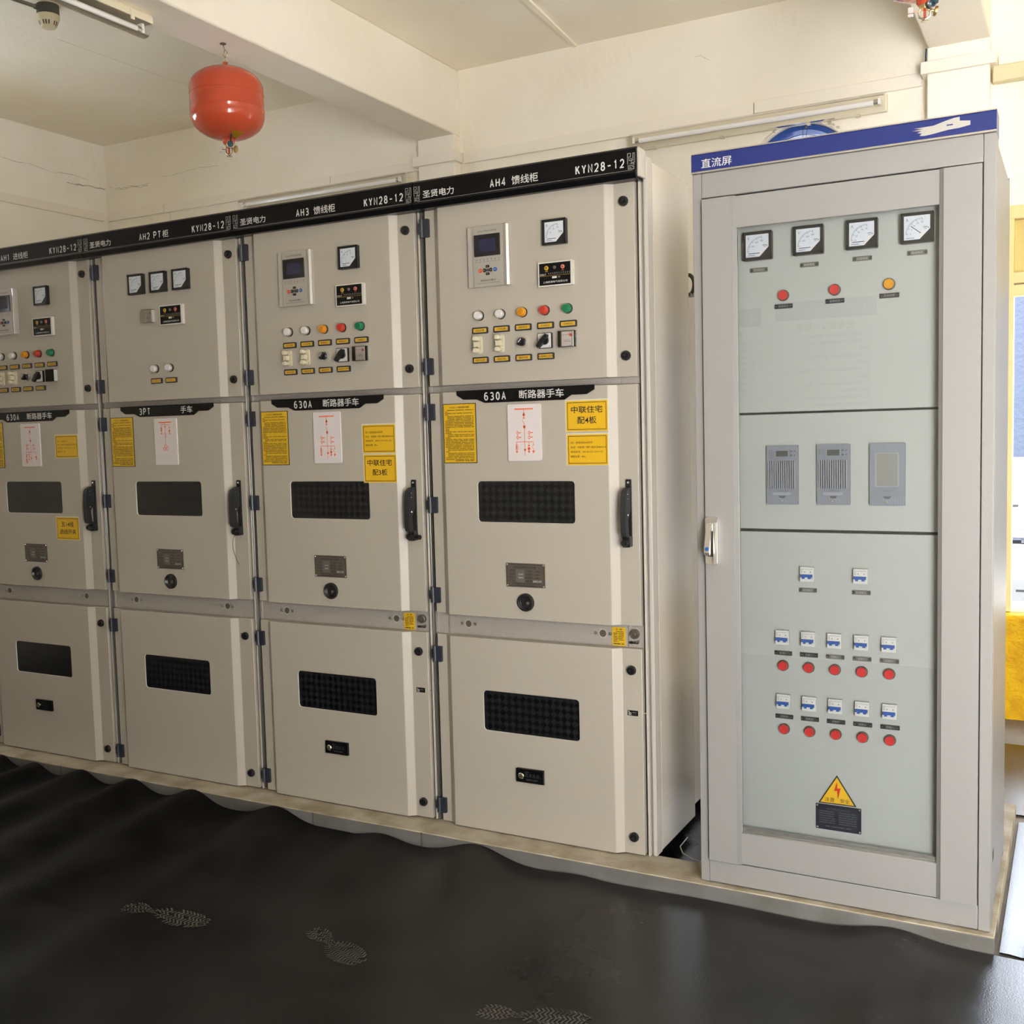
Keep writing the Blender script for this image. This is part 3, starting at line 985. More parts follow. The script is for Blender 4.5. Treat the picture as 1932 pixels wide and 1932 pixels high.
def relay_unit(par, dx=0.0):
    s = MB()
    x0, x1, z0, z1 = 0.201 + dx, 0.356 + dx, 1.8365, 2.030
    s.prism_z([(x0, 0.0), (x0, -0.010), (x0 + 0.004, -0.014), (x0 + 0.017, -0.0125), (x0 + 0.018, -0.009), (x0 + 0.022, -0.009), (x0 + 0.023, -0.0135), (x1 - 0.022, -0.0135), (x1 - 0.021, -0.009), (x1 - 0.017, -0.009), (x1 - 0.016, -0.014), (x1 - 0.008, -0.016), (x1 - 0.001, -0.011), (x1, 0.0)][::-1], z0, z1, 'silver')
    f = -0.0135
    a, c, d, e = 0.230 + dx, 0.325 + dx, 1.934, 2.003
    i0, i1, j0, j1 = 0.247 + dx, 0.309 + dx, 1.948, 1.989
    yb = f - 0.0045
    # bevelled black bezel sinking to the screen
    V = [(a, yb, d), (c, yb, d), (c, yb, e), (a, yb, e), (i0, f - 0.0012, j0), (i1, f - 0.0012, j0), (i1, f - 0.0012, j1), (i0, f - 0.0012, j1),
         (a, f, d), (c, f, d), (c, f, e), (a, f, e)]
    s.add(V, [(0, 1, 5, 4), (1, 2, 6, 5), (2, 3, 7, 6), (3, 0, 4, 7), (8, 9, 1, 0), (9, 10, 2, 1), (10, 11, 3, 2), (11, 8, 0, 3)], 'black')
    s.add([V[4], V[5], V[6], V[7]], [(0, 1, 2, 3)], 'screen')
    f -= 0.0004
    s.text('KZR-891 微机综合保护装置', 0.243 + dx, 0.314 + dx, 2.0115, 2.0175, f, 'meterd')
    for i, w in enumerate(('运行', '通讯', '告警', '跳闸', '合位', '分位', '电源')):
        u = 0.2365 + dx + 0.0138 * i
        s.ring(u, 1.9235, 0.0010, 0.0020, f, 'meterd', 10)
        s.text(w, u - 0.004, u + 0.004, 1.9150, 1.9182, f, 'meterd')
    for u, z in ((0.277, 1.8885), (0.277, 1.9005), (0.277, 1.8765), (0.2650, 1.8885), (0.2890, 1.8885)):
        if u == 0.277:
            s.plate(u + dx - 0.0062, u + dx + 0.0062, z - 0.0042, z + 0.0042, f - 0.002, f + 0.0004, 'black', 0.0015, 2)
        else:
            s.plate(u + dx - 0.0042, u + dx + 0.0042, z - 0.0060, z + 0.0060, f - 0.002, f + 0.0004, 'black', 0.0015, 2)
    y = f - 0.0023
    for u, z, q in ((0.277, 1.9003, 0), (0.277, 1.8767, 2), (0.2648, 1.8885, 1), (0.2892, 1.8885, 3)):
        pts = [(u + dx + 0.0018 * math.cos(math.radians(90 + 90 * q + 120 * i)), z + 0.0018 * math.sin(math.radians(90 + 90 * q + 120 * i))) for i in range(3)]
        s.poly(pts, y, 'white')
    s.plate(0.272 + dx, 0.282 + dx, 1.8868, 1.8902, y, y + 0.0002, 'plateg')
    s.disc(0.2495 + dx, 1.8880, f + 0.0004, 0.0070, 0.0022, 'redbtn', 18, 0.0062)
    s.disc(0.3045 + dx, 1.8890, f + 0.0004, 0.0070, 0.0022, 'bluebtn', 18, 0.0062)
    s.text('取消', 0.2460 + dx, 0.2530 + dx, 1.8864, 1.8896, f - 0.0021, 'white')
    s.text('复归', 0.3010 + dx, 0.3080 + dx, 1.8874, 1.8906, f - 0.0021, 'white')
    s.text('KEZHUO电力', 0.250 + dx, 0.306 + dx, 1.8525, 1.8600, f, 'ink', 0.01)
    s.line((0.236 + dx, 1.8475), (0.322 + dx, 1.8478), 0.0009, f, 'meterd')
    return s.build('protection_relay', par)

def dxn_unit(par, dx=0.0, dz=0.0, letters='DXN-T'):
    s = MB()
    x0, x1, z0, z1 = 0.459 + dx, 0.580 + dx, 1.817 + dz, 1.8935 + dz
    s.plate(x0, x1, z0, z1, -0.013, 0.0, 'rim', 0.002, 2)
    f = -0.0134
    a, c, d, e = x0 + 0.0045, x1 - 0.0075, z0 + 0.004, z1 - 0.004
    s.poly([(a, d), (c, d), (c, e), (a, e)], f, 'sign')
    f -= 0.0004
    w, h = c - a, e - d
    for fu, fz, r, m in ((0.24, 0.78, 0.0068, 'gold'), (0.50, 0.785, 0.0048, 'steel'), (0.76, 0.785, 0.0064, 'posterred')):
        u, z = a + w * fu, d + h * fz
        s.disc(u, z, f + 0.0004, r, 0.0022, m, 16)
        s.disc(u, z, f - 0.0018, r * 0.55, 0.0004, 'ink' if m != 'steel' else 'black', 12)
        s.disc(u + r * 0.2, z, f - 0.0022, r * 0.28, 0.0004, m, 10)
    s.text('电源', a + w * 0.20, a + w * 0.285, d + h * 0.60, d + h * 0.66, f, 'yellow2')
    s.text('闭锁', a + w * 0.72, a + w * 0.80, d + h * 0.60, d + h * 0.66, f, 'orange')
    s.text(letters, a + w * 0.03, a + w * 0.22, d + h * 0.445, d + h * 0.525, f, 'white')
    for i in range(11):
        u = a + w * (0.31 + 0.066 * i)
        s.ring(u, d + h * 0.535, 0.0007, 0.0014, f, 'fret', 8)
        s.line((u, d + h * 0.47), (u, d + h * 0.50), 0.0012, f, 'orange' if i < 3 else 'fret')
    s.line((a + 0.001, d + h * 0.42), (c - 0.001, d + h * 0.42), 0.0006, f, 'gold')
    s.plate(a + w * 0.42, a + w * 0.56, d + h * 0.29, d + h * 0.38, f - 0.001, f + 0.0004, 'lw')
    s.text('自检', a + w * 0.60, a + w * 0.67, d + h * 0.30, d + h * 0.38, f, 'fret')
    s.text('上海辰源电气有限公司', a + w * 0.12, a + w * 0.90, d + h * 0.09, d + h * 0.185, f, 'white')
    return s.build('live_display_unit', par)

def pilot_lamp(par, u, z, lens, y=0.0, r=0.0165, name='indicator_lamp'):
    s = MB()
    s.lathe([(r, 0), (r, 0.004), (r * 0.95, 0.006)], (u, y, z), (0, -1, 0), 'black', 22)
    s.lathe([(r * 0.90, 0.006), (r * 0.90, 0.010), (r * 0.86, 0.012)], (u, y, z), (0, -1, 0), 'chrome' if lens == 'lw' else lens, 22)
    s.lathe([(r * 0.78, 0.012), (r * 0.78, 0.020), (r * 0.70, 0.0225), (r * 0.2, 0.0230)], (u, y, z), (0, -1, 0), lens, 22)
    if lens in ('lo', 'lr', 'lg'):
        for k in (-2, -1, 0, 1, 2):
            hw = r * 0.6 * math.sqrt(1 - (k / 3.2) ** 2)
            dx, dz = k * r * 0.2 * 0.7, k * r * 0.2 * 0.7
            s.line((u + dx - hw * 0.7, z - dz - hw * 0.7 + 0 * dz), (u + dx + hw * 0.7, z - dz + hw * 0.7), 0.0009, y - 0.0233, 'ink' if k % 2 else lens)
    return s.build(name, par)

def caption_plate(par, u, z, txt):
    s = MB()
    s.plate(u - 0.029, u + 0.029, z - 0.0105, z + 0.0105, -0.006, 0.0, 'hinge', 0.003, 2)
    s.plate(u - 0.0245, u + 0.0245, z - 0.0062, z + 0.0062, -0.0068, -0.006, 'gold', 0.001, 2)
    s.text(txt, u - 0.0042 * len(txt), u + 0.0042 * len(txt), z - 0.0032, z + 0.0032, -0.0072, 'ink')
    return s.build('caption_plate', par)

def link_switch(par, u, z):
    s = MB()
    s.plate(u - 0.008, u + 0.012, z - 0.028, z + 0.028, -0.006, 0.0, 'cream', 0.005, 3)
    for dz in (-0.019, 0.019):
        s.lathe([(0.0065, 0), (0.0065, 0.018), (0.0085, 0.019), (0.0085, 0.026), (0.0065, 0.030)], (u, -0.006, z + dz), (0, -1, 0), 'cream', 14)
        s.lathe([(0.0035, 0), (0.0035, 0.012)], (u + 0.007, -0.006, z + dz * 0.8), (0, -1, 0), 'cream', 8)
    s.box(u - 0.006, u + 0.008, -0.030, -0.012, z - 0.008, z + 0.008, 'cream')
    s.box(u - 0.002, u + 0.002, -0.018, -0.012, z - 0.018, z + 0.018, 'nickel')
    return s.build('link_switch', par)

def selector(par, u, z):
    s = MB()
    s.lathe([(0.0170, 0), (0.0170, 0.006), (0.0155, 0.011), (0.0130, 0.011)], (u, 0, z), (0, -1, 0), 'chrome', 24)
    s.lathe([(0.0132, 0.010), (0.0132, 0.016), (0.0115, 0.018)], (u, 0, z), (0, -1, 0), 'black', 22)
    d = math.radians(50)
    c, q = math.cos(d), math.sin(d)
    L, w = 0.0125, 0.0045
    pts = [(u + a * c - e * q, z + a * q + e * c) for a, e in ((-L, -w), (L, -w), (L, w), (-L, w))]
    s.prism(pts, -0.028, -0.016, 'black')
    s.line((u - 0.005 * c - 0.0025 * q, z - 0.005 * q + 0.0025 * c), (u + 0.010 * c - 0.0025 * q, z + 0.010 * q + 0.0025 * c), 0.0024, -0.0284, 'white')
    return s.build('selector_switch', par)

def rotary(par, u, z):
    s = MB()
    s.plate(u - 0.025, u + 0.025, z - 0.0245, z + 0.0245, -0.009, 0.0, 'black', 0.002, 2)
    s.plate(u - 0.0235, u + 0.0225, z - 0.0225, z + 0.0225, -0.0098, -0.009, 'lw', 0.001, 2)
    s.disc(u + 0.002, z, -0.0098, 0.0135, 0.007, 'black', 20)
    d = math.radians(48)
    c, q = math.cos(d), math.sin(d)
    pts = []
    for a, e in ((-0.026, -0.006), (-0.006, -0.0075), (0.006, -0.0075), (0.022, -0.005), (0.024, 0.0), (0.022, 0.005), (0.006, 0.0075), (-0.006, 0.0075), (-0.026, 0.006), (-0.028, 0.0)):
        pts.append((u + a * c - e * q, z + a * q + e * c))
    s.prism(pts, -0.030, -0.016, 'black')
    for tx, ox, oz in (('分闸', -0.018, 0.012), ('合闸', 0.010, 0.016), ('预分', -0.020, 0.003), ('预合', 0.012, 0.006), ('0', -0.002, 0.018)):
        s.text(tx, u + ox, u + ox + 0.0075 * (1 if len(tx) > 1 else 0.4), z + oz, z + oz + 0.0035, -0.0102, 'ink')
    s.text('A', u + 0.014, u + 0.018, z - 0.020, z - 0.016, -0.0102, 'ink')
    return s.build('control_switch', par)

def clear_box(par, u, z):
    s = MB()
    x0, x1, z0, z1 = u - 0.028, u + 0.028, z - 0.0255, z + 0.0255
    s.plate(x0 + 0.007, x1 - 0.011, z0 + 0.004, z1 - 0.002, -0.010, 0.0, 'boxplate')
    s.disc(u + 0.012, z + 0.0125, -0.010, 0.0045, 0.004, 'redbtn', 14)
    s.text('温 湿 度', u - 0.018, u + 0.004, z + 0.0125, z + 0.0155, -0.0104, 'meterd')
    s.text('凝露控制器', u - 0.014, u + 0.010, z - 0.0085, z - 0.0055, -0.0104, 'ink')
    s.line((u - 0.010, z - 0.0025), (u + 0.006, z - 0.0025), 0.0009, -0.0104, 'meterd')
    # thin clear cover
    s.plate(x0, x1, z0, z1, -0.0225, -0.0215, 'clear')
    s.plate(x0, x0 + 0.0012, z0, z1, -0.0213, -0.0008, 'clear')
    s.plate(x1 - 0.0012, x1, z0, z1, -0.0213, -0.0008, 'clear')
    s.plate(x1 - 0.0085, x1 - 0.0018, z0 + 0.002, z1 - 0.002, -0.017, -0.002, 'lw')
    s.plate(x0 + 0.0014, x1 - 0.0014, z1 - 0.0012, z1, -0.0213, -0.0008, 'clear')
    s.plate(x0 + 0.0014, x1 - 0.0014, z0, z0 + 0.0012, -0.0213, -0.0008, 'clear')
    return s.build('clear_cover_switch', par)

def truck_sign(par, left, right, cn_w, dx=0.0):
    s = MB()
    pts = [(0.138, 1.503), (0.641, 1.503), (0.641, 1.488), (0.614, 1.474), (0.562, 1.474), (0.538, 1.4595), (0.246, 1.4595), (0.217, 1.472), (0.165, 1.473), (0.139, 1.488)]
    pts = [(p[0] + dx, p[1]) for p in pts][::-1]
    s.prism(pts, -0.004, 0.0, 'sign')
    s.strokes(left, 0.245 + dx, 0.245 + dx + 0.0205 * len(left), 1.4670, 1.4940, -0.0046, 'white', 0.0038)
    a, c = cn_w
    s.text(right, a + dx, c + dx, 1.4680, 1.4960, -0.0044, 'white', 0.006)
    return s.build('door_sign', par)

def bars(s, x0, x1, z, h, y, m, rr, indent=0.0):
    u = x0 + indent
    while u < x1 - 0.002:
        w = rr.uniform(0.012, 0.045)
        e = min(u + w, x1)
        n = max(1, int((e - u) / 0.0032))
        for i in range(n):
            k = (e - u) / n
            s.line((u + k * i, z + rr.uniform(-.2, .2) * h * 0.2), (u + k * (i + 0.82), z), h * rr.uniform(0.75, 1.05), y, m)
        u = e + 0.0028

def rule_sticker(par, u0=0.0825, u1=0.2105, z0=1.261, z1=1.461, dx=0.0):
    s = MB()
    u0 += dx
    u1 += dx
    s.plate(u0, u1, z0, z1, -0.0012, 0.0, 'ink')
    s.poly([(u0 + 0.0025, z0 + 0.0025), (u1 - 0.0025, z0 + 0.0025), (u1 - 0.0025, z1 - 0.0025), (u0 + 0.0025, z1 - 0.0025)], -0.0016, 'yellow2')
    y = -0.0019
    s.text('KYN28-12 中置柜操作规程', u0 + 0.026, u1 - 0.026, z1 - 0.0155, z1 - 0.0095, y, 'ink', 0.01)
    rr = random.Random(3)
    z = z1 - 0.022
    i = 0
    while z > z0 + 0.012:
        short = i in (1, 3, 12, 13, 15, 18, 27)
        x1 = u1 - 0.009
        if short:
            x1 = u0 + rr.uniform(0.016, 0.034)
        bars(s, u0 + 0.008, x1, z, 0.0026, y, 'ink', rr, 0.008 if (not short and rr.random() < 0.35) else 0)
        z -= 0.00515
        i += 1
    bars(s, u0 + 0.045, u1 - 0.011, z0 + 0.0085, 0.003, y, 'ink', rr)
    return s.build('rules_sticker', par)

def yellow_sticker(par, x0, x1, z0, z1, rows, bold=True):
    s = MB()
    s.plate(x0, x1, z0, z1, -0.0010, 0.0, 'paperedge')
    s.poly([(x0 + 0.003, z0 + 0.001), (x1 - 0.002, z0 + 0.001), (x1 - 0.002, z1 - 0.004), (x0 + 0.003, z1 - 0.004)], -0.0013, 'yellow')
    s.frame(x0 + 0.0075, x1 - 0.0065, z0 + 0.006, z1 - 0.0085, 0.0018, -0.0016, 'ink')
    for t, fx0, fx1, fz0, fz1 in rows:
        w, h = x1 - x0, z1 - z0
        s.text(t, x0 + w * fx0, x0 + w * fx1, z0 + h * fz0, z0 + h * fz1, -0.0017, 'ink', 0.014 if bold else 0.0)
    return s.build('yellow_sticker', par)

def cable_rows(a, bb, c, d):
    return [(a, 0.11, 0.11 + 0.037 * len(a), 0.675, 0.745), (bb, 0.11, 0.95, 0.53, 0.60), (c, 0.11, 0.87, 0.385, 0.455), (d, 0.11, 0.46, 0.245, 0.315)]

def mimic_panel(par, kind, dx=0.0):
    s = MB()
    x0, x1, z0, z1 = 0.3315 + dx, 0.4525 + dx, 1.2665, 1.4505
    s.plate(x0, x1, z0, z1, -0.006, 0.0, 'mimicw', 0.005, 3)
    y = -0.0064
    W, H = x1 - x0, z1 - z0
    def p(a, c):
        return (x0 + a * W, z0 + c * H)
    def ln(a, c, w=0.0016):
        s.line(p(*a), p(*c), w, y, 'orange')
    def tri(a, c, r, up):
        k = 1 if up else -1
        q = [p(a, c), p(a, c), p(a, c)]
        o = p(a, c)
        pts = [(o[0] - r, o[1] - k * r * 0.8), (o[0] + r, o[1] - k * r * 0.8), (o[0], o[1] + k * r * 0.8)]
        s.poly(pts if up else [pts[1], pts[0], pts[2]], y, 'orange')
    def ci(a, c, r, fill=False):
        o = p(a, c)
        s.ring(o[0], o[1], r * (0.0 if fill else 0.72), r, y, 'orange', 18)
    def rect(a, c, w, h):
        o = p(a, c)
        s.frame(o[0] - w / 2, o[0] + w / 2, o[1] - h / 2, o[1] + h / 2, 0.0013, y, 'orange')
    ln((0.22, 0.915), (0.78, 0.915), 0.0042)
    if kind == 'pt':
        ln((0.5, 0.91), (0.5, 0.5))
        ln((0.33, 0.862), (0.69, 0.862))
        ln((0.33, 0.862), (0.33, 0.67)); ln((0.69, 0.862), (0.69, 0.67))
        rect(0.33, 0.765, 0.009, 0.018); ln((0.33, 0.80), (0.33, 0.73), 0.004); tri(0.33, 0.665, 0.0045, False)
        tri(0.5, 0.825, 0.005, True); rect(0.5, 0.635, 0.009, 0.019)
        ln((0.66, 0.805), (0.72, 0.805)); ln((0.66, 0.790), (0.72, 0.790)); ci(0.69, 0.73, 0.0048, True); tri(0.69, 0.665, 0.0045, False)
        ln((0.5, 0.58), (0.5, 0.44)); ci(0.5, 0.40, 0.0078); ci(0.435, 0.345, 0.0078); ci(0.565, 0.345, 0.0078)
        for a, c in ((0.5, 0.40), (0.435, 0.345), (0.565, 0.345)):
            ln((a - 0.02, c), (a + 0.02, c), 0.0013)
    else:
        ln((0.5, 0.91), (0.5, 0.765))
        tri(0.5, 0.835, 0.0055, True); tri(0.5, 0.815, 0.0055, True)
        ln((0.46, 0.775), (0.54, 0.735), 0.0014); ln((0.46, 0.735), (0.54, 0.775), 0.0014)
        ln((0.45, 0.715), (0.51, 0.655)); ln((0.51, 0.655), (0.51, 0.60))
        tri(0.51, 0.60, 0.0055, False); tri(0.51, 0.580, 0.0055, False)
        ln((0.51, 0.60), (0.515, 0.09))
        for a in (0.30, 0.65):
            for c in (0.495, 0.415):
                ci(a, c, 0.0052)
                ln((a + 0.04, c), (a + 0.11, c + 0.004), 0.0028)
            ln((a, 0.535), (a, 0.37), 0.0012)
        ln((0.26, 0.335), (0.77, 0.335))
        ln((0.26, 0.335), (0.26, 0.16)); rect(0.27, 0.245, 0.0085, 0.017); ln((0.27, 0.27), (0.27, 0.22), 0.0026); tri(0.27, 0.155, 0.005, False)
        tri(0.515, 0.185, 0.0055, False)
        if kind == 'in':
            ci(0.27, 0.13, 0.0055); ci(0.24, 0.10, 0.0055); ci(0.30, 0.10, 0.0055); ln((0.40, 0.335), (0.40, 0.20)); rect(0.40, 0.25, 0.0075, 0.014); tri(0.40, 0.16, 0.0045, False)
            ln((0.77, 0.335), (0.77, 0.18)); ci(0.77, 0.215, 0.0048, True); tri(0.77, 0.16, 0.0045, False)
        else:
            ln((0.635, 0.335), (0.635, 0.16)); ln((0.60, 0.275), (0.67, 0.275)); ln((0.60, 0.262), (0.67, 0.262)); ci(0.635, 0.215, 0.0052, True); tri(0.635, 0.155, 0.005, False)
            ln((0.77, 0.335), (0.77, 0.275)); ln((0.74, 0.275), (0.80, 0.275)); ln((0.71, 0.265), (0.77, 0.20)); ln((0.77, 0.20), (0.77, 0.16)); tri(0.77, 0.155, 0.0055, False)
    return s.build('mimic_diagram', par)

def nameplate(par, dx=0.0, serial='2107055', volt='12'):
    s = MB()
    x0, x1, z0, z1 = 0.3095 + dx, 0.453 + dx, 0.8505, 0.930
    s.plate(x0, x1, z0, z1, -0.0022, 0.0, 'plate', 0.002, 2)
    y = -0.0026
    W, H = x1 - x0, z1 - z0
    s.frame(x0 + 0.004, x1 - 0.004, z0 + 0.0035, z1 - 0.0035, 0.0012, y, 'ink')
    for a in (x0 + 0.005, x1 - 0.005):
        for c in (z0 + 0.005, z1 - 0.005):
            s.lathe([(0.0034, 0), (0.0024, 0.0016)], (a, -0.0022, c), (0, -1, 0), 'chrome', 12)
    def tx(t, a, c, d, e, m='ink'):
        s.text(t, x0 + W * a, x0 + W * c, z0 + H * d, z0 + H * e, y, m)
    tx('高压成套开关设备', 0.22, 0.78, 0.785, 0.88)
    for i, (l, v, l2, v2) in enumerate((('产品型号', 'KYN28-12', '执行标准', 'GB3906'), ('额定电压', volt + ' kV', '防护等级', 'IP4X'), ('额定电流', '630 A', '额定频率', '50Hz'), ('出厂编号', serial, '制造日期', '2021.07'))):
        zt = 0.72 - 0.138 * i
        tx(l, 0.075, 0.245, zt - 0.078, zt)
        s.plate(x0 + W * 0.265, x0 + W * 0.475, z0 + H * (zt - 0.10), z0 + H * (zt + 0.012), -0.0028, -0.0022, 'plateg')
        if i in (0, 3):
            tx(v, 0.275, 0.465, zt - 0.075, zt - 0.01, 'white')
        else:
            s.text(v, x0 + W * 0.33, x0 + W * 0.44, z0 + H * (zt - 0.075), z0 + H * (zt - 0.01), -0.0031, 'white')
        tx(l2, 0.505, 0.675, zt - 0.078, zt)
        s.plate(x0 + W * 0.69, x0 + W * 0.925, z0 + H * (zt - 0.10), z0 + H * (zt + 0.012), -0.0028, -0.0022, 'plateg' if i == 3 else 'plate')
        s.text(v2, x0 + W * (0.70 if i == 3 else 0.76), x0 + W * (0.915 if i == 3 else 0.87), z0 + H * (zt - 0.075), z0 + H * (zt - 0.01), -0.0031, 'white' if i == 3 else 'ink')
    tx('乐清市圣贤电力科技有限公司', 0.17, 0.87, 0.125, 0.20)
    tx('售后服务电话', 0.26, 0.75, 0.055, 0.10)
    return s.build('nameplate', par)

def crank_socket(par, dx=0.0):
    s = MB()
    s.lathe([(0.0305, 0.0), (0.0305, 0.004), (0.0285, 0.009), (0.0245, 0.010), (0.0225, 0.008), (0.021, 0.003), (0.019, 0.0012), (0.0005, 0.0010)], (0.3805 + dx, 0.0, 0.8005), (0, -1, 0), 'black', 36)
    s.lathe([(0.0055, 0.001), (0.0055, 0.006), (0.003, 0.0065)], (0.388 + dx, 0.0, 0.7985), (0, -1, 0), 'plate', 14)
    return s.build('crank_socket', par)

def long_handle(par, keyed=False):
    s = MB()
    s.plate(0.7345, 0.7515, 0.995, 1.205, 0.0130, 0.0198, 'black', 0.003, 2)
    s.lathe([(0.0042, 0), (0.003, 0.0025)], (0.7425, 0.013, 1.195), (0, -1, 0), 'chrome', 14)
    # pivoting grip: side profile swept across its width
    side = [(0.010, 1.180), (-0.006, 1.178), (-0.024, 1.168), (-0.030, 1.150), (-0.034, 1.100), (-0.034, 1.045), (-0.030, 1.030), (-0.012, 1.024), (0.004, 1.026), (-0.006, 1.036), (-0.010, 1.080), (0.010, 1.110)]
    s.prism_x(side[::-1], 0.7335, 0.7505, 'blackm')
    for z, r in ((1.160, 0.0018), (1.145, 0.0016), (1.095, 0.0034)):
        s.lathe([(r, 0), (r * 0.7, 0.0012)], (0.7505, -0.012, z), (1, 0, 0), 'chrome', 10)
    s.plate(0.7265, 0.7520, 0.993, 1.028, -0.004, 0.0198, 'black', 0.004, 3)
    s.lathe([(0.0115, 0), (0.0115, 0.014), (0.0095, 0.018), (0.006, 0.018), (0.006, 0.013), (0.0015, 0.013)], (0.7385, -0.004, 1.0085), (0, -1, 0), 'black', 22)
    if keyed:
        s.lathe([(0.007, 0), (0.007, 0.014), (0.0085, 0.015), (0.0085, 0.022)], (0.752, 0.004, 1.006), (1, -0.25, 0), 'black', 14)
    return s.build('door_handle', par)

def cam_lock(par, dx=0.0):
    s = MB()
    x0, x1, z0, z1 = 0.3325 + dx, 0.4330 + dx, 0.1955, 0.2405
    s.plate(x0, x1, z0, z1, -0.010, 0.0, 'sign', 0.0015, 2)
    s.plate(x0 - 0.001, x1 + 0.001, z0 - 0.001, z0 + 0.001, -0.011, 0.0, 'black')
    s.lathe([(0.0105, 0), (0.0105, 0.003), (0.009, 0.0045), (0.001, 0.0048)], (x0 + 0.019, -0.010, (z0 + z1) / 2 - 0.002), (0, -1, 0), 'nickel', 22)
    s.line((x0 + 0.014, (z0 + z1) / 2 - 0.003), (x0 + 0.024, (z0 + z1) / 2 - 0.0015), 0.0016, -0.0151, 'ink')
    y = -0.0104
    for i in range(4):
        s.ring(x0 + 0.040 + 0.0135 * i, (z0 + z1) / 2 + 0.004, 0.0028, 0.0036, y, 'meterd', 12)
    s.text('电磁锁', x0 + 0.032, x0 + 0.048, z1 - 0.012, z1 - 0.008, y, 'meterd')
    s.text('DSN-BM', x0 + 0.038, x0 + 0.080, z0 + 0.007, z0 + 0.012, y, 'meterd')
    s.line((x0 + 0.030, (z0 + z1) / 2 - 0.0025), (x1 - 0.006, (z0 + z1) / 2 - 0.0025), 0.0006, y, 'meterd')
    return s.build('cam_lock', par)

def lock_label(par):
    s = MB()
    s.plate(0.7245, 0.7605, 0.4535, 0.4705, 0.0190, 0.0198, 'sign')
    y = 0.0186
    s.frame(0.7285, 0.7375, 0.4558, 0.4640, 0.0011, y, 'white')
    s.ring(0.7290, 0.4650, 0.0020, 0.0030, y, 'white', 12, 0, math.pi)
    s.ring(0.733, 0.4598, 0.0008, 0.0018, y, 'white', 10)
    s.text('微机五防', 0.7415, 0.7555, 0.4625, 0.4660, y, 'fret')
    s.line((0.7415, 0.4585), (0.7555, 0.4585), 0.0012, y, 'meterd')
    s.lathe([(0.003, 0), (0.003, 0.010), (0.0045, 0.010), (0.0045, 0.013)], (0.776, 0.032, 0.462), (1, 0, 0), 'nickel', 10)
    return s.build('lock_label', par)

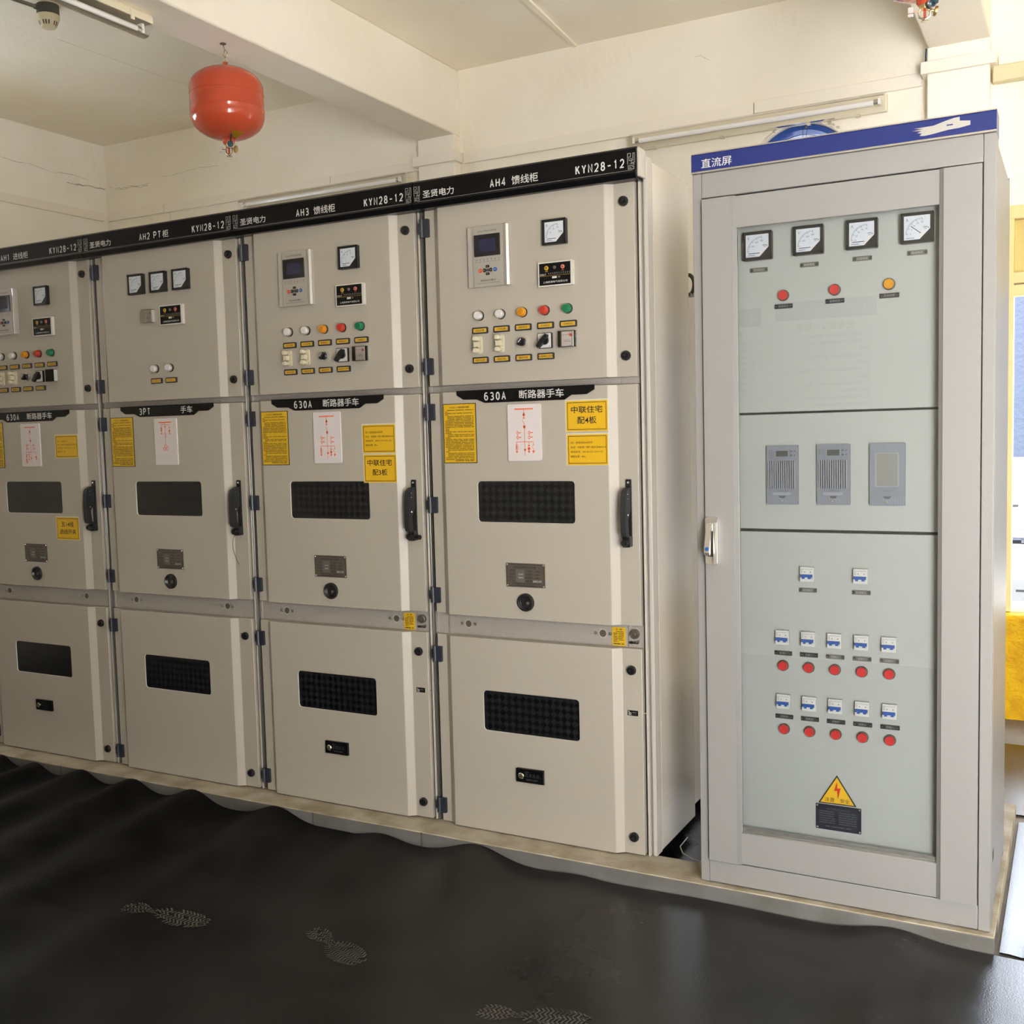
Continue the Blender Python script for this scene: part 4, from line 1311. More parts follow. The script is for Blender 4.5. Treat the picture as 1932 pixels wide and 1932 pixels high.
def cabinet(k, label, **kw):
    X0 = -0.8 * (5 - k)
    t = thing('switchgear_cabinet', (X0, 0, 0), label, 'electrical cabinet', 'row of four beige switchgear cabinets')
    # body with corner posts
    s = MB()
    s.box(0.004, 0.796, 0.048, 0.42, 0.0, 2.10, 'paint')
    s.box(0.03, 0.77, 0.05, 0.42, 2.10, 2.19, 'paint')
    s.box(0.03, 0.77, 0.42, 1.30, 0.0, 1.82, 'paint_trim')
    s.box(0.000, 0.0035, 0.022, 0.06, 0.004, 2.112, 'steel')
    s.box(0.0105, 0.0165, 0.036, 0.05, 0.0, 2.112, 'paint_rough')
    s.box(0.7795, 0.7845, 0.034, 0.05, 0.0, 2.112, 'dark')
    s.box(0.7850, 0.7925, 0.026, 0.05, 0.0, 2.112, 'paint_trim')
    s.box(0.7945, 0.7995, 0.038, 0.05, 0.0, 2.112, 'paint_rough')
    s.build('body', t, bevel=0.0012, seg=1)
    header_sign(t, k, kw['title'], kw['tx'][0], kw['tx'][1])
    # fixed strips between the doors
    s = MB()
    s.box(0.0035, 0.7790, 0.040, 0.050, 0.664, 0.744, 'paint_rough')
    for u in (0.056, 0.724):
        s.line((u, 0.664), (u, 0.744), 0.0022, 0.0396, 'steel')
    for u in (0.135, 0.636):
        s.lathe([(0.0135, 0.0), (0.0115, -0.0012)], (u, 0.0397, 0.7075), (0, -1, 0), 'slot', 20)
        s.ring(u, 0.7075, 0.0120, 0.0142, 0.0393, 'paint_trim', 20)
        for d in (-0.026, 0.026):
            s.lathe([(0.0058, 0), (0.0042, 0.004), (0.001, 0.0045)], (u + d, 0.040, 0.7075), (0, -1, 0), 'steel', 14)
    strip = s.build('fixed_strip', t)
    if kw.get('padlock'):
        s = MB()
        s.plate(0.669, 0.7145, 0.671, 0.731, 0.0380, 0.0396, 'yellow2', 0.002, 2)
        rr = random.Random(9)
        s.text('注 意', 0.679, 0.704, 0.722, 0.7265, 0.0377, 'ink', 0.012)
        for i in range(7):
            bars(s, 0.6735 + (0.008 if i == 0 else 0), 0.7095 if i < 6 else 0.692, 0.7165 - 0.0052 * i, 0.0028, 0.0377, 'ink', rr)
        bars(s, 0.6735, 0.7105, 0.6775, 0.0042, 0.0377, 'ink', rr)
        s.build('caution_sticker', strip)
        s = MB()
        s.lathe([(0.0150, 0), (0.0150, 0.010), (0.0125, 0.013), (0.0095, 0.013), (0.0095, 0.010), (0.006, 0.010), (0.006, 0.013), (0.002, 0.014)], (0.748, 0.040, 0.7135), (0, -1, 0), 'plate', 24)
        s.plate(0.728, 0.760, 0.6815, 0.689, 0.034, 0.0398, 'black', 0.0035, 3)
        s.tube([(0.742, 0.034, 0.685), (0.752, 0.030, 0.686), (0.764, 0.034, 0.692)], 0.0022, 'plate', 6)
        s.build('interlock', strip)
    s = MB()
    s.box(0.0035, 0.7790, 0.040, 0.050, 1.502, 1.524, 'paint_rough')
    for u in (0.056, 0.716):
        s.line((u, 1.502), (u, 1.524), 0.0022, 0.0396, 'steel')
    s.build('fixed_strip', t)
    # upper door
    d = door_leaf('instrument_door', t, 1.523, 2.118)
    knob(d, 2.057); knob(d, 1.588)
    hinge(d, 2.085, 2.024); hinge(d, 1.619, 1.562)
    kw['upper'](d)
    # middle door
    hole = (0.2085, 0.5640, 1.0640, 1.2000)
    d = door_leaf('breaker_door', t, 0.742, 1.500, hole)
    window_pane(d, hole)
    hinge(d, 1.464, 1.407); hinge(d, 1.146, 1.090); hinge(d, 0.832, 0.778)
    long_handle(d, kw.get('keyed', False))
    dx = kw.get('dx', 0.0)
    truck_sign(d, *kw['truck'], dx=dx)
    rule_sticker(d, dx=dx * 0.2)
    mimic_panel(d, kw['mimic'], dx=dx * 0.2)
    nameplate(d, dx * 0.0, kw.get('serial', '2107055'))
    crank_socket(d)
    for a in kw['stickers']:
        yellow_sticker(d, *a)
    if kw.get('tie'):
        q = MB()
        q.tube([(0.735, -0.012, 0.995), (0.730, -0.016, 0.97), (0.731, -0.016, 0.94), (0.738, -0.010, 0.905), (0.746, -0.004, 0.88)], 0.0011, 'wire', 6)
        q.build('loose_tie', d)
    # lower door
    hole = (0.2085, 0.5640, 0.3535, 0.4905)
    d = door_leaf('cable_door', t, 0.002, 0.669, hole)
    window_pane(d, hole)
    knob(d, 0.600); knob(d, 0.058)
    hinge(d, 0.626, 0.571); hinge(d, 0.087, 0.033)
    if kw.get('lock', True):
        cam_lock(d)
    if kw.get('label5'):
        lock_label(d)
    if k == 4:
        s = MB()
        s.box(0.7995, 0.8125, 0.034, 0.082, 0.0, 2.186, 'paint_trim')
        s.box(0.7985, 0.8080, -0.012, 0.034, 2.118, 2.203, 'paint_trim')
        s.build('end_post', t, bevel=0.0015, seg=1)
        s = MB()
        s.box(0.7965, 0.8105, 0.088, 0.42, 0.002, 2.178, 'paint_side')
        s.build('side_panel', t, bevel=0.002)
        s = MB()
        pts = [(0.775 + 0.022 * math.cos(a), 0.52, 1.855 + 0.035 * math.sin(a)) for a in [2 * math.pi * i / 20 for i in range(20)]]
        s.tube(pts, 0.007, 'plate', 8, closed=True)
        s.box(0.76, 0.79, 0.50, 0.54, 1.815, 1.826, 'plate')
        s.build('lifting_eye', t)
    return t

CAP1 = ('试验位置', '工作位置', '储能指示', '合闸指示', '分闸指示')
CAP2 = ('保护压板', '储能压板', '储能转换', '断路器分合闸')
def feeder(unit='A', marks=('10', '20', '30')):
    def fill(d):
        relay_unit(d)
        needle_meter(d, 0.5185, 1.985, 0.0, unit=unit, marks=marks)
        dxn_unit(d)
        for i, l in enumerate(('lw', 'lw', 'lo', 'lr', 'lg')):
            pilot_lamp(d, 0.235 + 0.08 * i, 1.745, l)
        for i, c in enumerate(CAP1):
            caption_plate(d, 0.237 + 0.08 * i, 1.697, c)
        link_switch(d, 0.231, 1.650)
        link_switch(d, 0.313, 1.650)
        selector(d, 0.395, 1.650)
        rotary(d, 0.475, 1.649)
        clear_box(d, 0.556, 1.649)
        for i, c in enumerate(CAP2):
            caption_plate(d, 0.236 + 0.08 * i, 1.600, c)
    return fill
def pt_front(d):
    for u in (0.278, 0.398, 0.518):
        needle_meter(d, u, 1.982, 0.0, unit='kV', marks=('3', '6', '9', '12'), name='voltmeter')
    clear_box(d, 0.338, 1.853)
    dxn_unit(d, -0.0585, -0.005)
    for u, c in ((0.355, '1PT投入'), (0.434, '2PT投入')):
        pilot_lamp(d, u, 1.647, 'lw')
        caption_plate(d, u + 0.004, 1.599, c)

cabinet(1, 'beige switchgear cabinet AH1 at the far left end, yellow sticker below its breaker window', title=('AH1', '进线柜'), tx=(0.291, 0.371),
        upper=feeder(marks=('1', '2', '3')), truck=('630A', '断路器手车', (0.378, 0.536)), mimic='in', serial='2107052',
        stickers=[(0.541, 0.684, 1.300, 1.400, cable_rows('起点：五14线中联第一城', '终点：中联第一城配电室AH1高压柜', '电缆型号：ZRYJLV22-10/3*240', '电缆长度：240m'), False),
                  (0.520, 0.663, 0.952, 1.052, [('五14线', 0.24, 0.76, 0.56, 0.78), ('进线开关', 0.15, 0.86, 0.24, 0.46)], True)])
cabinet(2, 'beige switchgear cabinet AH2 with three voltmeters and no lower lock', title=('AH2', 'PT柜'), tx=(0.320, 0.398),
        upper=pt_front, truck=('3PT', '手车', (0.470, 0.534)), mimic='pt', serial='2107053', stickers=[], lock=False, tie=True, dx=0.009)
cabinet(3, 'beige switchgear cabinet AH3 between the voltmeter cabinet and the end one', title=('AH3', '馈线柜'), tx=(0.303, 0.382),
        upper=feeder(), truck=('630A', '断路器手车', (0.378, 0.536)), mimic='out', serial='2107054', keyed=True, padlock=True, label5=True,
        stickers=[(0.542, 0.686, 1.299, 1.403, cable_rows('起点：居民配电室AH3高压柜', '终点：中联第一城T2居民变800KVA', '电缆型号：ZRYJLV22-10/3*120', '电缆长度：30m'), False),
                  (0.544, 0.687, 1.195, 1.298, [('中联住宅', 0.13, 0.86, 0.58, 0.80), ('配3板', 0.28, 0.72, 0.25, 0.47)], True)])
cabinet(4, 'beige switchgear cabinet AH4 at the right end of the row, side panel showing', title=('AH4', '馈线柜'), tx=(0.297, 0.376),
        upper=feeder(marks=('10', '20', '30')), truck=('630A', '断路器手车', (0.376, 0.536)), mimic='out', padlock=True, label5=True,
        stickers=[(0.538, 0.686, 1.357, 1.458, [('中联住宅', 0.14, 0.87, 0.575, 0.80), ('配4板', 0.285, 0.73, 0.24, 0.47)], True),
                  (0.539, 0.685, 1.250, 1.352, cable_rows('起点：居民配电室AH4高压柜', '终点：中联第一城T1居民变800KVA', '电缆型号：ZRYJLV22-10/3*120', '电缆长度：40m'), False)])

# ================================================================== DC PANEL CABINET
dc = thing('dc_supply_cabinet', (0.2, 0, 0), 'light grey cabinet with a glass door and blue header board', 'electrical cabinet')
s = MB()
x0, x1 = -0.008, 0.788
yf = -0.075
s.box(x0, 0.018, yf, 0.0, 0.0, 2.083, 'dc_paint')
s.box(0.758, x1, yf, 0.0, 0.0, 2.083, 'dc_paint')
s.box(0.0185, 0.7575, yf - 0.001, 0.0, 2.013, 2.083, 'dc_paint')
s.box(0.0185, 0.7575, yf - 0.001, 0.0, 0.002, 0.068, 'dc_paint')
s.box(x0, 0.012, 0.0, 0.50, 0.0, 2.080, 'dc_paint')
s.box(x0, x1, 0.49, 0.50, 0.0, 2.080, 'dc_paint')
s.box(0.012, x1 - 0.012, 0.0, 0.49, 2.06, 2.080, 'dc_paint')
s.box(0.012, x1 - 0.012, 0.0, 0.49, 0.0, 0.02, 'dc_paint')
s.build('frame', dc, bevel=0.002)
s = MB()
s.box(x1 - 0.012, x1 + 0.001, -0.055, 0.49, 0.03, 2.06, 'dc_paint')
s.box(x1 - 0.001, x1 + 0.0015, -0.02, 0.02, 0.17, 0.20, 'dark')
s.build('side_panel', dc, bevel=0.002)
s = MB()
s.prism_x([(-0.082, 2.088), (-0.070, 2.083), (0.01, 2.083), (0.01, 2.137), (-0.078, 2.139), (-0.082, 2.134)], x0 - 0.001, x1, 'blue')
s.box(x0 - 0.001, x1, -0.0835, -0.070, 2.0835, 2.0880, 'chrome')
s.box(x0 - 0.001, x1, -0.0825, 0.01, 2.1365, 2.1395, 'chrome')
s.text('直流屏', 0.021, 0.109, 2.0955, 2.1210, -0.0828, 'white', 0.002)
peel = [(0.592, 2.118), (0.640, 2.119), (0.668, 2.1265), (0.690, 2.131), (0.702, 2.1315), (0.702, 2.122), (0.727, 2.1185), (0.727, 2.108), (0.700, 2.104), (0.676, 2.1035), (0.640, 2.0985), (0.618, 2.0965), (0.606, 2.0985), (0.612, 2.1035), (0.600, 2.106), (0.612, 2.110), (0.588, 2.1125), (0.616, 2.1145)]
s.prism(peel[::-1], -0.0828, -0.0815, 'peel')
s.plate(0.671, 0.686, 2.1135, 2.1165, -0.0830, -0.0826, 'blue')
s.build('header_board', dc)

# glass door: proud stiles, set-back rails
gd = MB()
zt, zb = 2.0085, 0.071
for (a, c) in ((0.021, 0.109), (0.664, 0.756)):
    gd.box(a, c, -0.087, -0.062, zb, zt, 'dc_paint')
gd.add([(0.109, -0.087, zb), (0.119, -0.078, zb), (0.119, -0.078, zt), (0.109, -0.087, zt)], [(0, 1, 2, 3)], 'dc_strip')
gd.add([(0.654, -0.078, zb), (0.664, -0.087, zb), (0.664, -0.087, zt), (0.654, -0.078, zt)], [(0, 1, 2, 3)], 'dc_paint')
for (a, c) in ((0.109, 0.119), (0.654, 0.664)):
    for zz, rev in ((zt, 0), (zb, 1)):
        q = [(a, -0.087, zz), (c, -0.078, zz), (c, -0.066, zz), (a, -0.066, zz)] if a < 0.3 else [(a, -0.078, zz), (c, -0.087, zz), (c, -0.066, zz), (a, -0.066, zz)]
        gd.add(q, [(0, 1, 2, 3) if not rev else (3, 2, 1, 0)], 'dc_paint')
gd.box(0.109, 0.664, -0.0775, -0.062, 1.9195, zt, 'dc_paint')
gd.box(0.109, 0.664, -0.0775, -0.062, zb, 0.166, 'dc_paint')
gd.box(0.109, 0.1195, -0.0745, -0.062, 0.166, 1.9195, 'dc_paint')
gd.box(0.6535, 0.664, -0.0745, -0.062, 0.166, 1.9195, 'dc_paint')
gd.box(0.1195, 0.6535, -0.066, -0.058, 0.166, 0.180, 'chrome')
glass_door = gd.build('glass_door', dc, bevel=0.0012, seg=1)
s = MB()
s.box(0.1197, 0.6533, -0.0715, -0.0685, 0.1665, 1.919, 'glass')
s.build('glass_pane', glass_door)
# swing handle
s = MB()
s.plate(0.0245, 0.0605, 0.962, 1.0995, -0.098, -0.0875, 'chrome', 0.005, 3)
s.plate(0.0305, 0.0545, 0.985, 1.072, -0.0984, -0.098, 'plate', 0.002, 2)
s.lathe([(0.0140, 0), (0.0140, 0.008), (0.0125, 0.010)], (0.0425, -0.098, 1.071), (0, -1, 0), 'chrome', 20)
s.box(0.0525, 0.0600, -0.114, -0.0975, 0.966, 1.085, 'chrome')
lever = [(-0.100, 1.083), (-0.115, 1.083), (-0.138, 1.000), (-0.133, 0.992), (-0.126, 0.996), (-0.108, 1.066)]
s.prism_x(lever, 0.0325, 0.0485, 'chrome')
s.lathe([(0.0062, 0), (0.0058, 0.0015)], (0.0405, -0.1340, 1.011), (0, -1, 0.25), 'bluebtn', 18)
s.build('door_handle', glass_door, bevel=0.001, seg=1)

# inner panels behind the glass
PI = -0.040
def inner(name, z0, z1):
    q = MB()
    q.box(0.062, 0.706, PI, PI + 0.012, z0, z1, 'dc_inner')
    return q.build(name, dc, bevel=0.0015)
top_panel = inner('meter_panel', 1.3985, 1.975)
mid_panel = inner('module_panel', 1.0640, 1.3925)
low_panel = inner('breaker_panel', 0.075, 1.0560)
s = MB()
s.box(0.055, 0.712, PI + 0.014, PI + 0.020, 0.07, 1.98, 'dark')
s.build('backing_sheet', dc)
for i, (u, unit, mk, nd) in enumerate(((0.1725, 'V', ('100', '200', '300'), 0), (0.314, 'V', ('100', '200', '300'), 0), (0.4565, 'A', ('10', '20', '30', '40', '60'), 0), (0.597, 'A', ('0', '5', '10', '20', '30'), 42))):
    needle_meter(top_panel, u, 1.8675 + 0.001 * i, PI, unit=unit, marks=mk, name='voltmeter' if unit == 'V' else 'ammeter', needle=nd, deep=0.016)
def engraved(par, u, z, txt, m='plateg'):
    q = MB()
    q.plate(u - 0.0255, u + 0.0255, z - 0.0065, z + 0.0065, PI - 0.0018, PI, m, 0.0015, 2)
    for d in (-0.0205, 0.0205):
        q.lathe([(0.0040, 0), (0.003, 0.0016)], (u + d, PI - 0.0018, z), (0, -1, 0), 'blackm', 12)
        q.line((u + d - 0.0028, z), (u + d + 0.0028, z), 0.0008, PI - 0.0036, 'steel')
    q.text(txt, u - 0.0035 * len(txt), u + 0.0035 * len(txt), z - 0.003, z + 0.003, PI - 0.0022, 'modulel' if m == 'plated' else 'fret')
    return q.build('engraved_plate', par)
for u, z, t_ in ((0.1725, 1.8015, '交流电压'), (0.314, 1.803, '合母电压'), (0.4555, 1.806, '负载电流'), (0.596, 1.8075, '电池电流')):
    engraved(top_panel, u, z, t_)
def round_button(par, u, z, lens):
    q = MB()
    q.lathe([(0.0160, 0), (0.0160, 0.005), (0.0148, 0.008), (0.0138, 0.008)], (u, PI, z), (0, -1, 0), 'plate', 26)
    q.lathe([(0.0135, 0.006), (0.0135, 0.011), (0.0125, 0.0135), (0.0118, 0.0130), (0.004, 0.0128)], (u, PI, z), (0, -1, 0), lens, 26)
    return q.build('indicator_lamp', par)
for u, z, l, t_ in ((0.242, 1.7245, 'dlr', '电源指示'), (0.383, 1.728, 'dlr', '合闸母线'), (0.5255, 1.731, 'dlo', '系统故障')):
    round_button(top_panel, u, z, l)
    engraved(top_panel, u, z - 0.030, t_, 'plated')

def rectifier(x0, x1, z0, z1, monitor=False):
    q = MB()
    y = PI - 0.008
    q.plate(x0, x1, z0, z1, y, PI, 'module', 0.003, 2)
    W, H = x1 - x0, z1 - z0
    n = 26
    for i in range(n):
        u = x0 + 0.003 + (W - 0.006) * (i + 0.5) / n
        if i % 2:
            for a, c in ((z0 + 0.003, z0 + H * 0.13), (z1 - H * 0.08, z1 - 0.003)):
                q.line((u, a), (u, c), 0.0009, y - 0.0003, 'modulel')
    if not monitor:
        q.plate(x0 + W * 0.24, x0 + W * 0.74, z1 - H * 0.195, z1 - H * 0.065, y - 0.003, y, 'module', 0.0)
        q.plate(x0 + W * 0.32, x0 + W * 0.69, z1 - H * 0.185, z1 - H * 0.090, y - 0.0036, y - 0.003, 'lcdgrey')
        for a in (0.78, 0.89):
            for c in (0.10, 0.17):
                q.disc(x0 + W * a, z1 - H * c, y, 0.0024 if a < 0.8 else 0.0016, 0.002, 'moduled', 10)
        for a in (0.10, 0.17):
            for c in (0.09, 0.125, 0.16):
                q.disc(x0 + W * a, z1 - H * c, y, 0.0013, 0.001, 'moduled', 8)
        gx0, gx1, gz0, gz1 = x0 + W * 0.09, x0 + W * 0.90, z0 + H * 0.27, z1 - H * 0.26
        q.plate(gx0, gx1, gz0, gz1, y - 0.0004, y, 'moduled')
        for i in range(13):
            u = gx0 + (gx1 - gx0) * i / 12
            q.box(u - 0.0016, u + 0.0012, y - 0.0055, y - 0.0004, gz0, gz1, 'modulel')
    else:
        q.plate(x0 + W * 0.15, x0 + W * 0.83, z0 + H * 0.30, z1 - H * 0.155, y - 0.002, y, 'modulel', 0.0)
        q.plate(x0 + W * 0.21, x0 + W * 0.79, z0 + H * 0.315, z1 - H * 0.168, y - 0.0026, y - 0.002, 'lcdpale')
        q.plate(x0 + W * 0.20, x0 + W * 0.80, z0 + H * 0.155, z0 + H * 0.26, y - 0.0015, y, 'module')
    q.text('KEZHUO', x0 + W * 0.36, x0 + W * 0.66, z0 + H * 0.225, z0 + H * 0.245, y - 0.0018, 'moduled')
    if not monitor:
        q.plate(x0 + W * 0.20, x0 + W * 0.78, z0 + H * 0.160, z0 + H * 0.205, y - 0.002, y, 'modulel')
    q.poly([(x0 + W * 0.38, z0 + H * 0.15), (x0 + W * 0.42, z0 + H * 0.115), (x0 + W * 0.52, z0 + H * 0.105), (x0 + W * 0.58, z0 + H * 0.115), (x0 + W * 0.61, z0 + H * 0.15)], y - 0.0006, 'moduled')
    q.lathe([(0.0042, 0), (0.003, 0.003)], (x0 + W * 0.49, y, z0 + H * 0.06), (0, -1, 0), 'chrome', 14)
    return q.build('monitor_unit' if monitor else 'rectifier_module', mid_panel)
rectifier(0.1920, 0.2820, 1.1355, 1.3035)
rectifier(0.3335, 0.4240, 1.1355, 1.3045)
rectifier(0.4755, 0.5680, 1.1350, 1.3055, True)

def breaker(u, z):
    q = MB()
    x0, x1, z0, z1 = u - 0.0190, u + 0.0190, z - 0.0205, z + 0.0205
    q.plate(x0, x1, z0, z1, PI - 0.013, PI, 'bkwhite', 0.001, 2)
    y = PI - 0.0134
    a, c = x0 + 0.0015, x1 - 0.0035
    q.plate(a, c, z0 + 0.008, z0 + 0.0205, PI - 0.0175, PI - 0.013, 'bkblue')
    for w0, w1 in ((a - 0.0005, a + 0.004), (u - 0.0050, u - 0.0010), (u - 0.0006, u + 0.0034), (c - 0.0030, c + 0.0005)):
        q.plate(w0, w1, z0 + 0.0065, z0 + 0.0125, PI - 0.020, PI - 0.017, 'bkwhite')
    q.line((a, z1 - 0.0055), (c, z1 - 0.0055), 0.0008, y, 'meterd')
    for i in range(4):
        q.line((a, z1 - 0.0085 - 0.0026 * i), (a + 0.006, z1 - 0.0085 - 0.0026 * i), 0.0007, y, 'meterd')
    for d in (-0.0065, 0.0095):
        q.plate(u + d - 0.0012, u + d + 0.0012, z1 - 0.0150, z1 - 0.0125, y, y + 0.0003, 'ink')
    return q.build('miniature_breaker', low_panel)
for u, t_ in ((0.306, '交流输入一'), (0.452, '交流输入二')):
    breaker(u, 0.938)
    engraved(low_panel, u, 0.8915, t_[:4])
for i in range(5):
    u = 0.235 + 0.0730 * i
    breaker(u, 0.752)
    engraved(low_panel, u, 0.7050, ('合闸一', '合闸二', '控制一', '控制二', '控制三')[i], 'plated' if i < 2 else 'plateg')
    round_button(low_panel, u, 0.6690, 'dlr')
    u = 0.237 + 0.0730 * i
    breaker(u, 0.565)
    engraved(low_panel, u, 0.5190, ('控制四', '控制五', '控制六', '控制七', '控制八')[i], 'plated')
    round_button(low_panel, u, 0.4830, 'dlr')
# warning triangle and rating plate
q = MB()
A, B_, C_ = (0.385, 0.3640), (0.333, 0.2780), (0.4385, 0.2790)
q.prism([B_, C_, A], PI - 0.0015, PI, 'ink')
def sh(p, k):
    cx, cz = 0.3855, 0.307
    return (cx + (p[0] - cx) * k, cz + (p[1] - cz) * k)
q.poly([sh(B_, 0.89), sh(C_, 0.89), sh(A, 0.89)], PI - 0.0019, 'yellow')
q.poly([(0.3855, 0.346), (0.377, 0.317), (0.3855, 0.3195), (0.388, 0.294), (0.3955, 0.3275), (0.3865, 0.3255)], PI - 0.0023, 'lr')
q.text('注意', 0.351, 0.3785, 0.2850, 0.2975, PI - 0.0023, 'ink')
q.text('安全', 0.394, 0.4200, 0.2850, 0.2975, PI - 0.0023, 'ink')
q.build('warning_sign', low_panel)
q = MB()
q.plate(0.3262, 0.4520, 0.2020, 0.2755, PI - 0.0030, PI, 'navy', 0.002, 2)
for a in (0.3305, 0.4475):
    for c in (0.2065, 0.2710):
        q.lathe([(0.0032, 0), (0.0022, 0.0018)], (a, PI - 0.003, c), (0, -1, 0), 'chrome', 12)
rr = random.Random(2)
yy = PI - 0.0034
q.text('镇江惠源电气有限公司', 0.357, 0.421, 0.2615, 0.2665, yy, 'meterd')
for i in range(6):
    bars(q, 0.337, 0.380, 0.2555 - 0.0065 * i, 0.0026, yy, 'meterd', rr)
    bars(q, 0.391, 0.440, 0.2555 - 0.0065 * i, 0.0026, yy, 'meterd', rr)
bars(q, 0.354, 0.424, 0.2125, 0.0036, yy, 'meterd', rr)
q.build('rating_plate', low_panel)

# ================================================================== THINGS ON WALLS AND CEILING
# cable trunking
def trunk(label, *boxes):
    x_, y_, z_ = boxes[0][0], boxes[0][2], boxes[0][4]
    q = MB()
    for x0, x1, y0, y1, z0, z1 in boxes:
        q.box(x0 - x_, x1 - x_, y0 - y_, y1 - y_, z0 - z_, z1 - z_, 'trunk')
    o = q.build('cable_trunking', bevel=0.002)
    o.location = (x_, y_, z_)
    tag(o, label, 'cable trunking', 'cream cable trunking along the walls')
trunk('cream trunking crossing the left hand wall', (-5.028, -5.010, -3.3, 2.40, 2.945, 3.001))
trunk('cream trunking running from the room corner to the thin vertical branch', (-5.008, -4.452, 2.43, 2.449, 2.947, 3.003))
trunk('thin vertical cream trunking dropping behind cabinet AH2', (-4.45, -4.41, 2.435, 2.449, 2.2, 2.943))
trunk('cream trunking ending at the pilaster under the beam with the red extinguisher', (-4.448, -3.010, 2.43, 2.449, 2.9465, 3.0025), (-3.006, -2.340, 2.43, 2.449, 2.945, 3.001))
trunk('cream trunking wrapped round the pilaster under the beam with the red extinguisher', (-2.335, -2.036, 2.352, 2.3735, 2.949, 3.006), (-2.335, -2.3115, 2.3735, 2.449, 2.949, 3.006), (-2.0585, -2.036, 2.3735, 2.449, 2.949, 3.006))
trunk('long cream trunking on the wall above cabinet AH4', (-2.032, -0.308, 2.43, 2.449, 2.944, 3.009))
trunk('cream trunking above the fluorescent fitting beside the blue header', (-0.304, 0.500, 2.43, 2.449, 2.953, 3.014))
trunk('cream trunking wrapped round the pilaster above the blue header', (0.505, 0.828, 2.352, 2.3735, 2.982, 3.038), (0.505, 0.5285, 2.3735, 2.449, 2.982, 3.038), (0.8015, 0.828, 2.3735, 2.394, 2.982, 3.038))
trunk('cream trunking above the pale yellow lintel band', (0.832, 3.3, 2.43, 2.449, 2.984, 3.030))

# fluorescent fittings
def batten(name, length, loc, rot, label, clips, group=None):
    t = thing(name, loc, label, 'fluorescent light', group)
    t.rotation_euler = rot
    q = MB()   # local: runs along +x, mounting face z = 0, light points down (-z)
    q.prism_x([(-0.028, 0.0), (-0.040, -0.012), (-0.042, -0.040), (0.042, -0.040), (0.040, -0.012), (0.028, 0.0)], 0.0, length, 'lampbase')
    q.build('base_tray', t, bevel=0.003)
    q = MB()
    q.lathe([(0.0135, 0.05), (0.0135, length - 0.05)], (0, 0, -0.066), (1, 0, 0), 'tube', 16)
    q.lathe([(0.0145, 0.03), (0.0145, 0.055)], (0, 0, -0.066), (1, 0, 0), 'chrome', 16)
    q.lathe([(0.0145, length - 0.055), (0.0145, length - 0.03)], (0, 0, -0.066), (1, 0, 0), 'chrome', 16)
    for a in (0.022, length - 0.034):
        q.box(a, a + 0.012, -0.014, 0.014, -0.084, -0.041, 'tube')
    q.build('tube', t)
    q = MB()
    pr = [(-0.041, -0.041)] + [(-0.041 + 0.082 * i / 8, -0.066 - 0.026 * math.sin(math.pi * i / 8) ** 0.6) for i in range(9)] + [(0.041, -0.041)]
    q.prism_x(pr[::-1], 0.006, length - 0.006, 'diffuser')
    q.build('clear_cover', t)
    for c in clips:
        q = MB()
        q.box(c, c + 0.018, -0.0455, -0.042, -0.056, -0.014, 'lampbase')
        q.box(c, c + 0.018, 0.042, 0.0455, -0.056, -0.014, 'lampbase')
        q.build('clip', t)
    return t
# local -z must point into the room: wall fittings face -Y, ceiling fitting faces down
batten('fluorescent_fitting', 1.312, (-0.967, YB, 2.897), (math.radians(-90), 0, 0), 'fluorescent fitting on the wall above the gap beside the blue header', (0.12, 0.49, 0.93, 1.17), 'wall fluorescent fittings')
batten('fluorescent_fitting', 1.302, (-3.718, YB, 2.898), (math.radians(-90), 0, 0), 'fluorescent fitting on the wall mostly hidden by the black headers', (0.12, 0.49, 0.85, 1.15), 'wall fluorescent fittings')
batten('fluorescent_fitting', 1.30, (-2.232, 0.215, ZB), (0, 0, math.radians(-90)), 'fluorescent fitting fixed under the ceiling beam', (0.10, 0.55, 1.15))

# exhaust fan in the round opening
t = thing('exhaust_fan', (FX, YB, FZ), 'round blue exhaust fan in a broken plaster hole above the grey cabinet', 'fan')
q = MB()
q.lathe([(0.262, -0.06), (0.262, 0.012), (0.237, 0.012), (0.232, -0.06)], (0, 0.02, 0), (0, -1, 0), 'fanblue', 56, cap=False)
q.lathe([(0.232, -0.06), (0.229, -0.19)], (0, 0.02, 0), (0, -1, 0), 'fansilver', 56, cap=False)
q.build('ring', t)
q = MB()
for R in (0.05, 0.09, 0.13, 0.17, 0.21):
    q.tube([(R * math.cos(2 * math.pi * i / 36), -0.004, R * math.sin(2 * math.pi * i / 36)) for i in range(36)], 0.0013, 'wire', 5, closed=True)
for a in (82, 87, 202, 207, 322, 327):
    c, d = math.cos(math.radians(a)), math.sin(math.radians(a))
    q.tube([(0.03 * c, -0.006, 0.03 * d), (0.25 * c, -0.006, 0.25 * d)], 0.0014, 'wire', 5)
q.lathe([(0.006, 0), (0.004, 0.005)], (0.026, 0.006, 0.246), (0, -1, 0), 'brass', 10)
q.build('wire_guard', t)
q = MB()
q.lathe([(0.062, 0.0), (0.062, 0.07), (0.045, 0.085)], (0, 0.12, 0), (0, -1, 0), 'fanred', 24)
q.build('motor', t)
for i in range(4):
    q = MB()
    pts = []
    for (r_, a_) in ((0.05, -12), (0.214, -26), (0.217, 6), (0.214, 30), (0.05, 24)):
        a = math.radians(a_ + 90 * i + 40)
        pts.append((r_ * math.cos(a), 0.10 + 0.025 * (a_ / 30.0), r_ * math.sin(a)))
    q.add(pts + [(p[0], p[1] + 0.002, p[2]) for p in pts], [(0, 1, 2, 3, 4), (9, 8, 7, 6, 5)], 'fanred' if i == 1 else 'fansilver')
    q.build('blade', t)
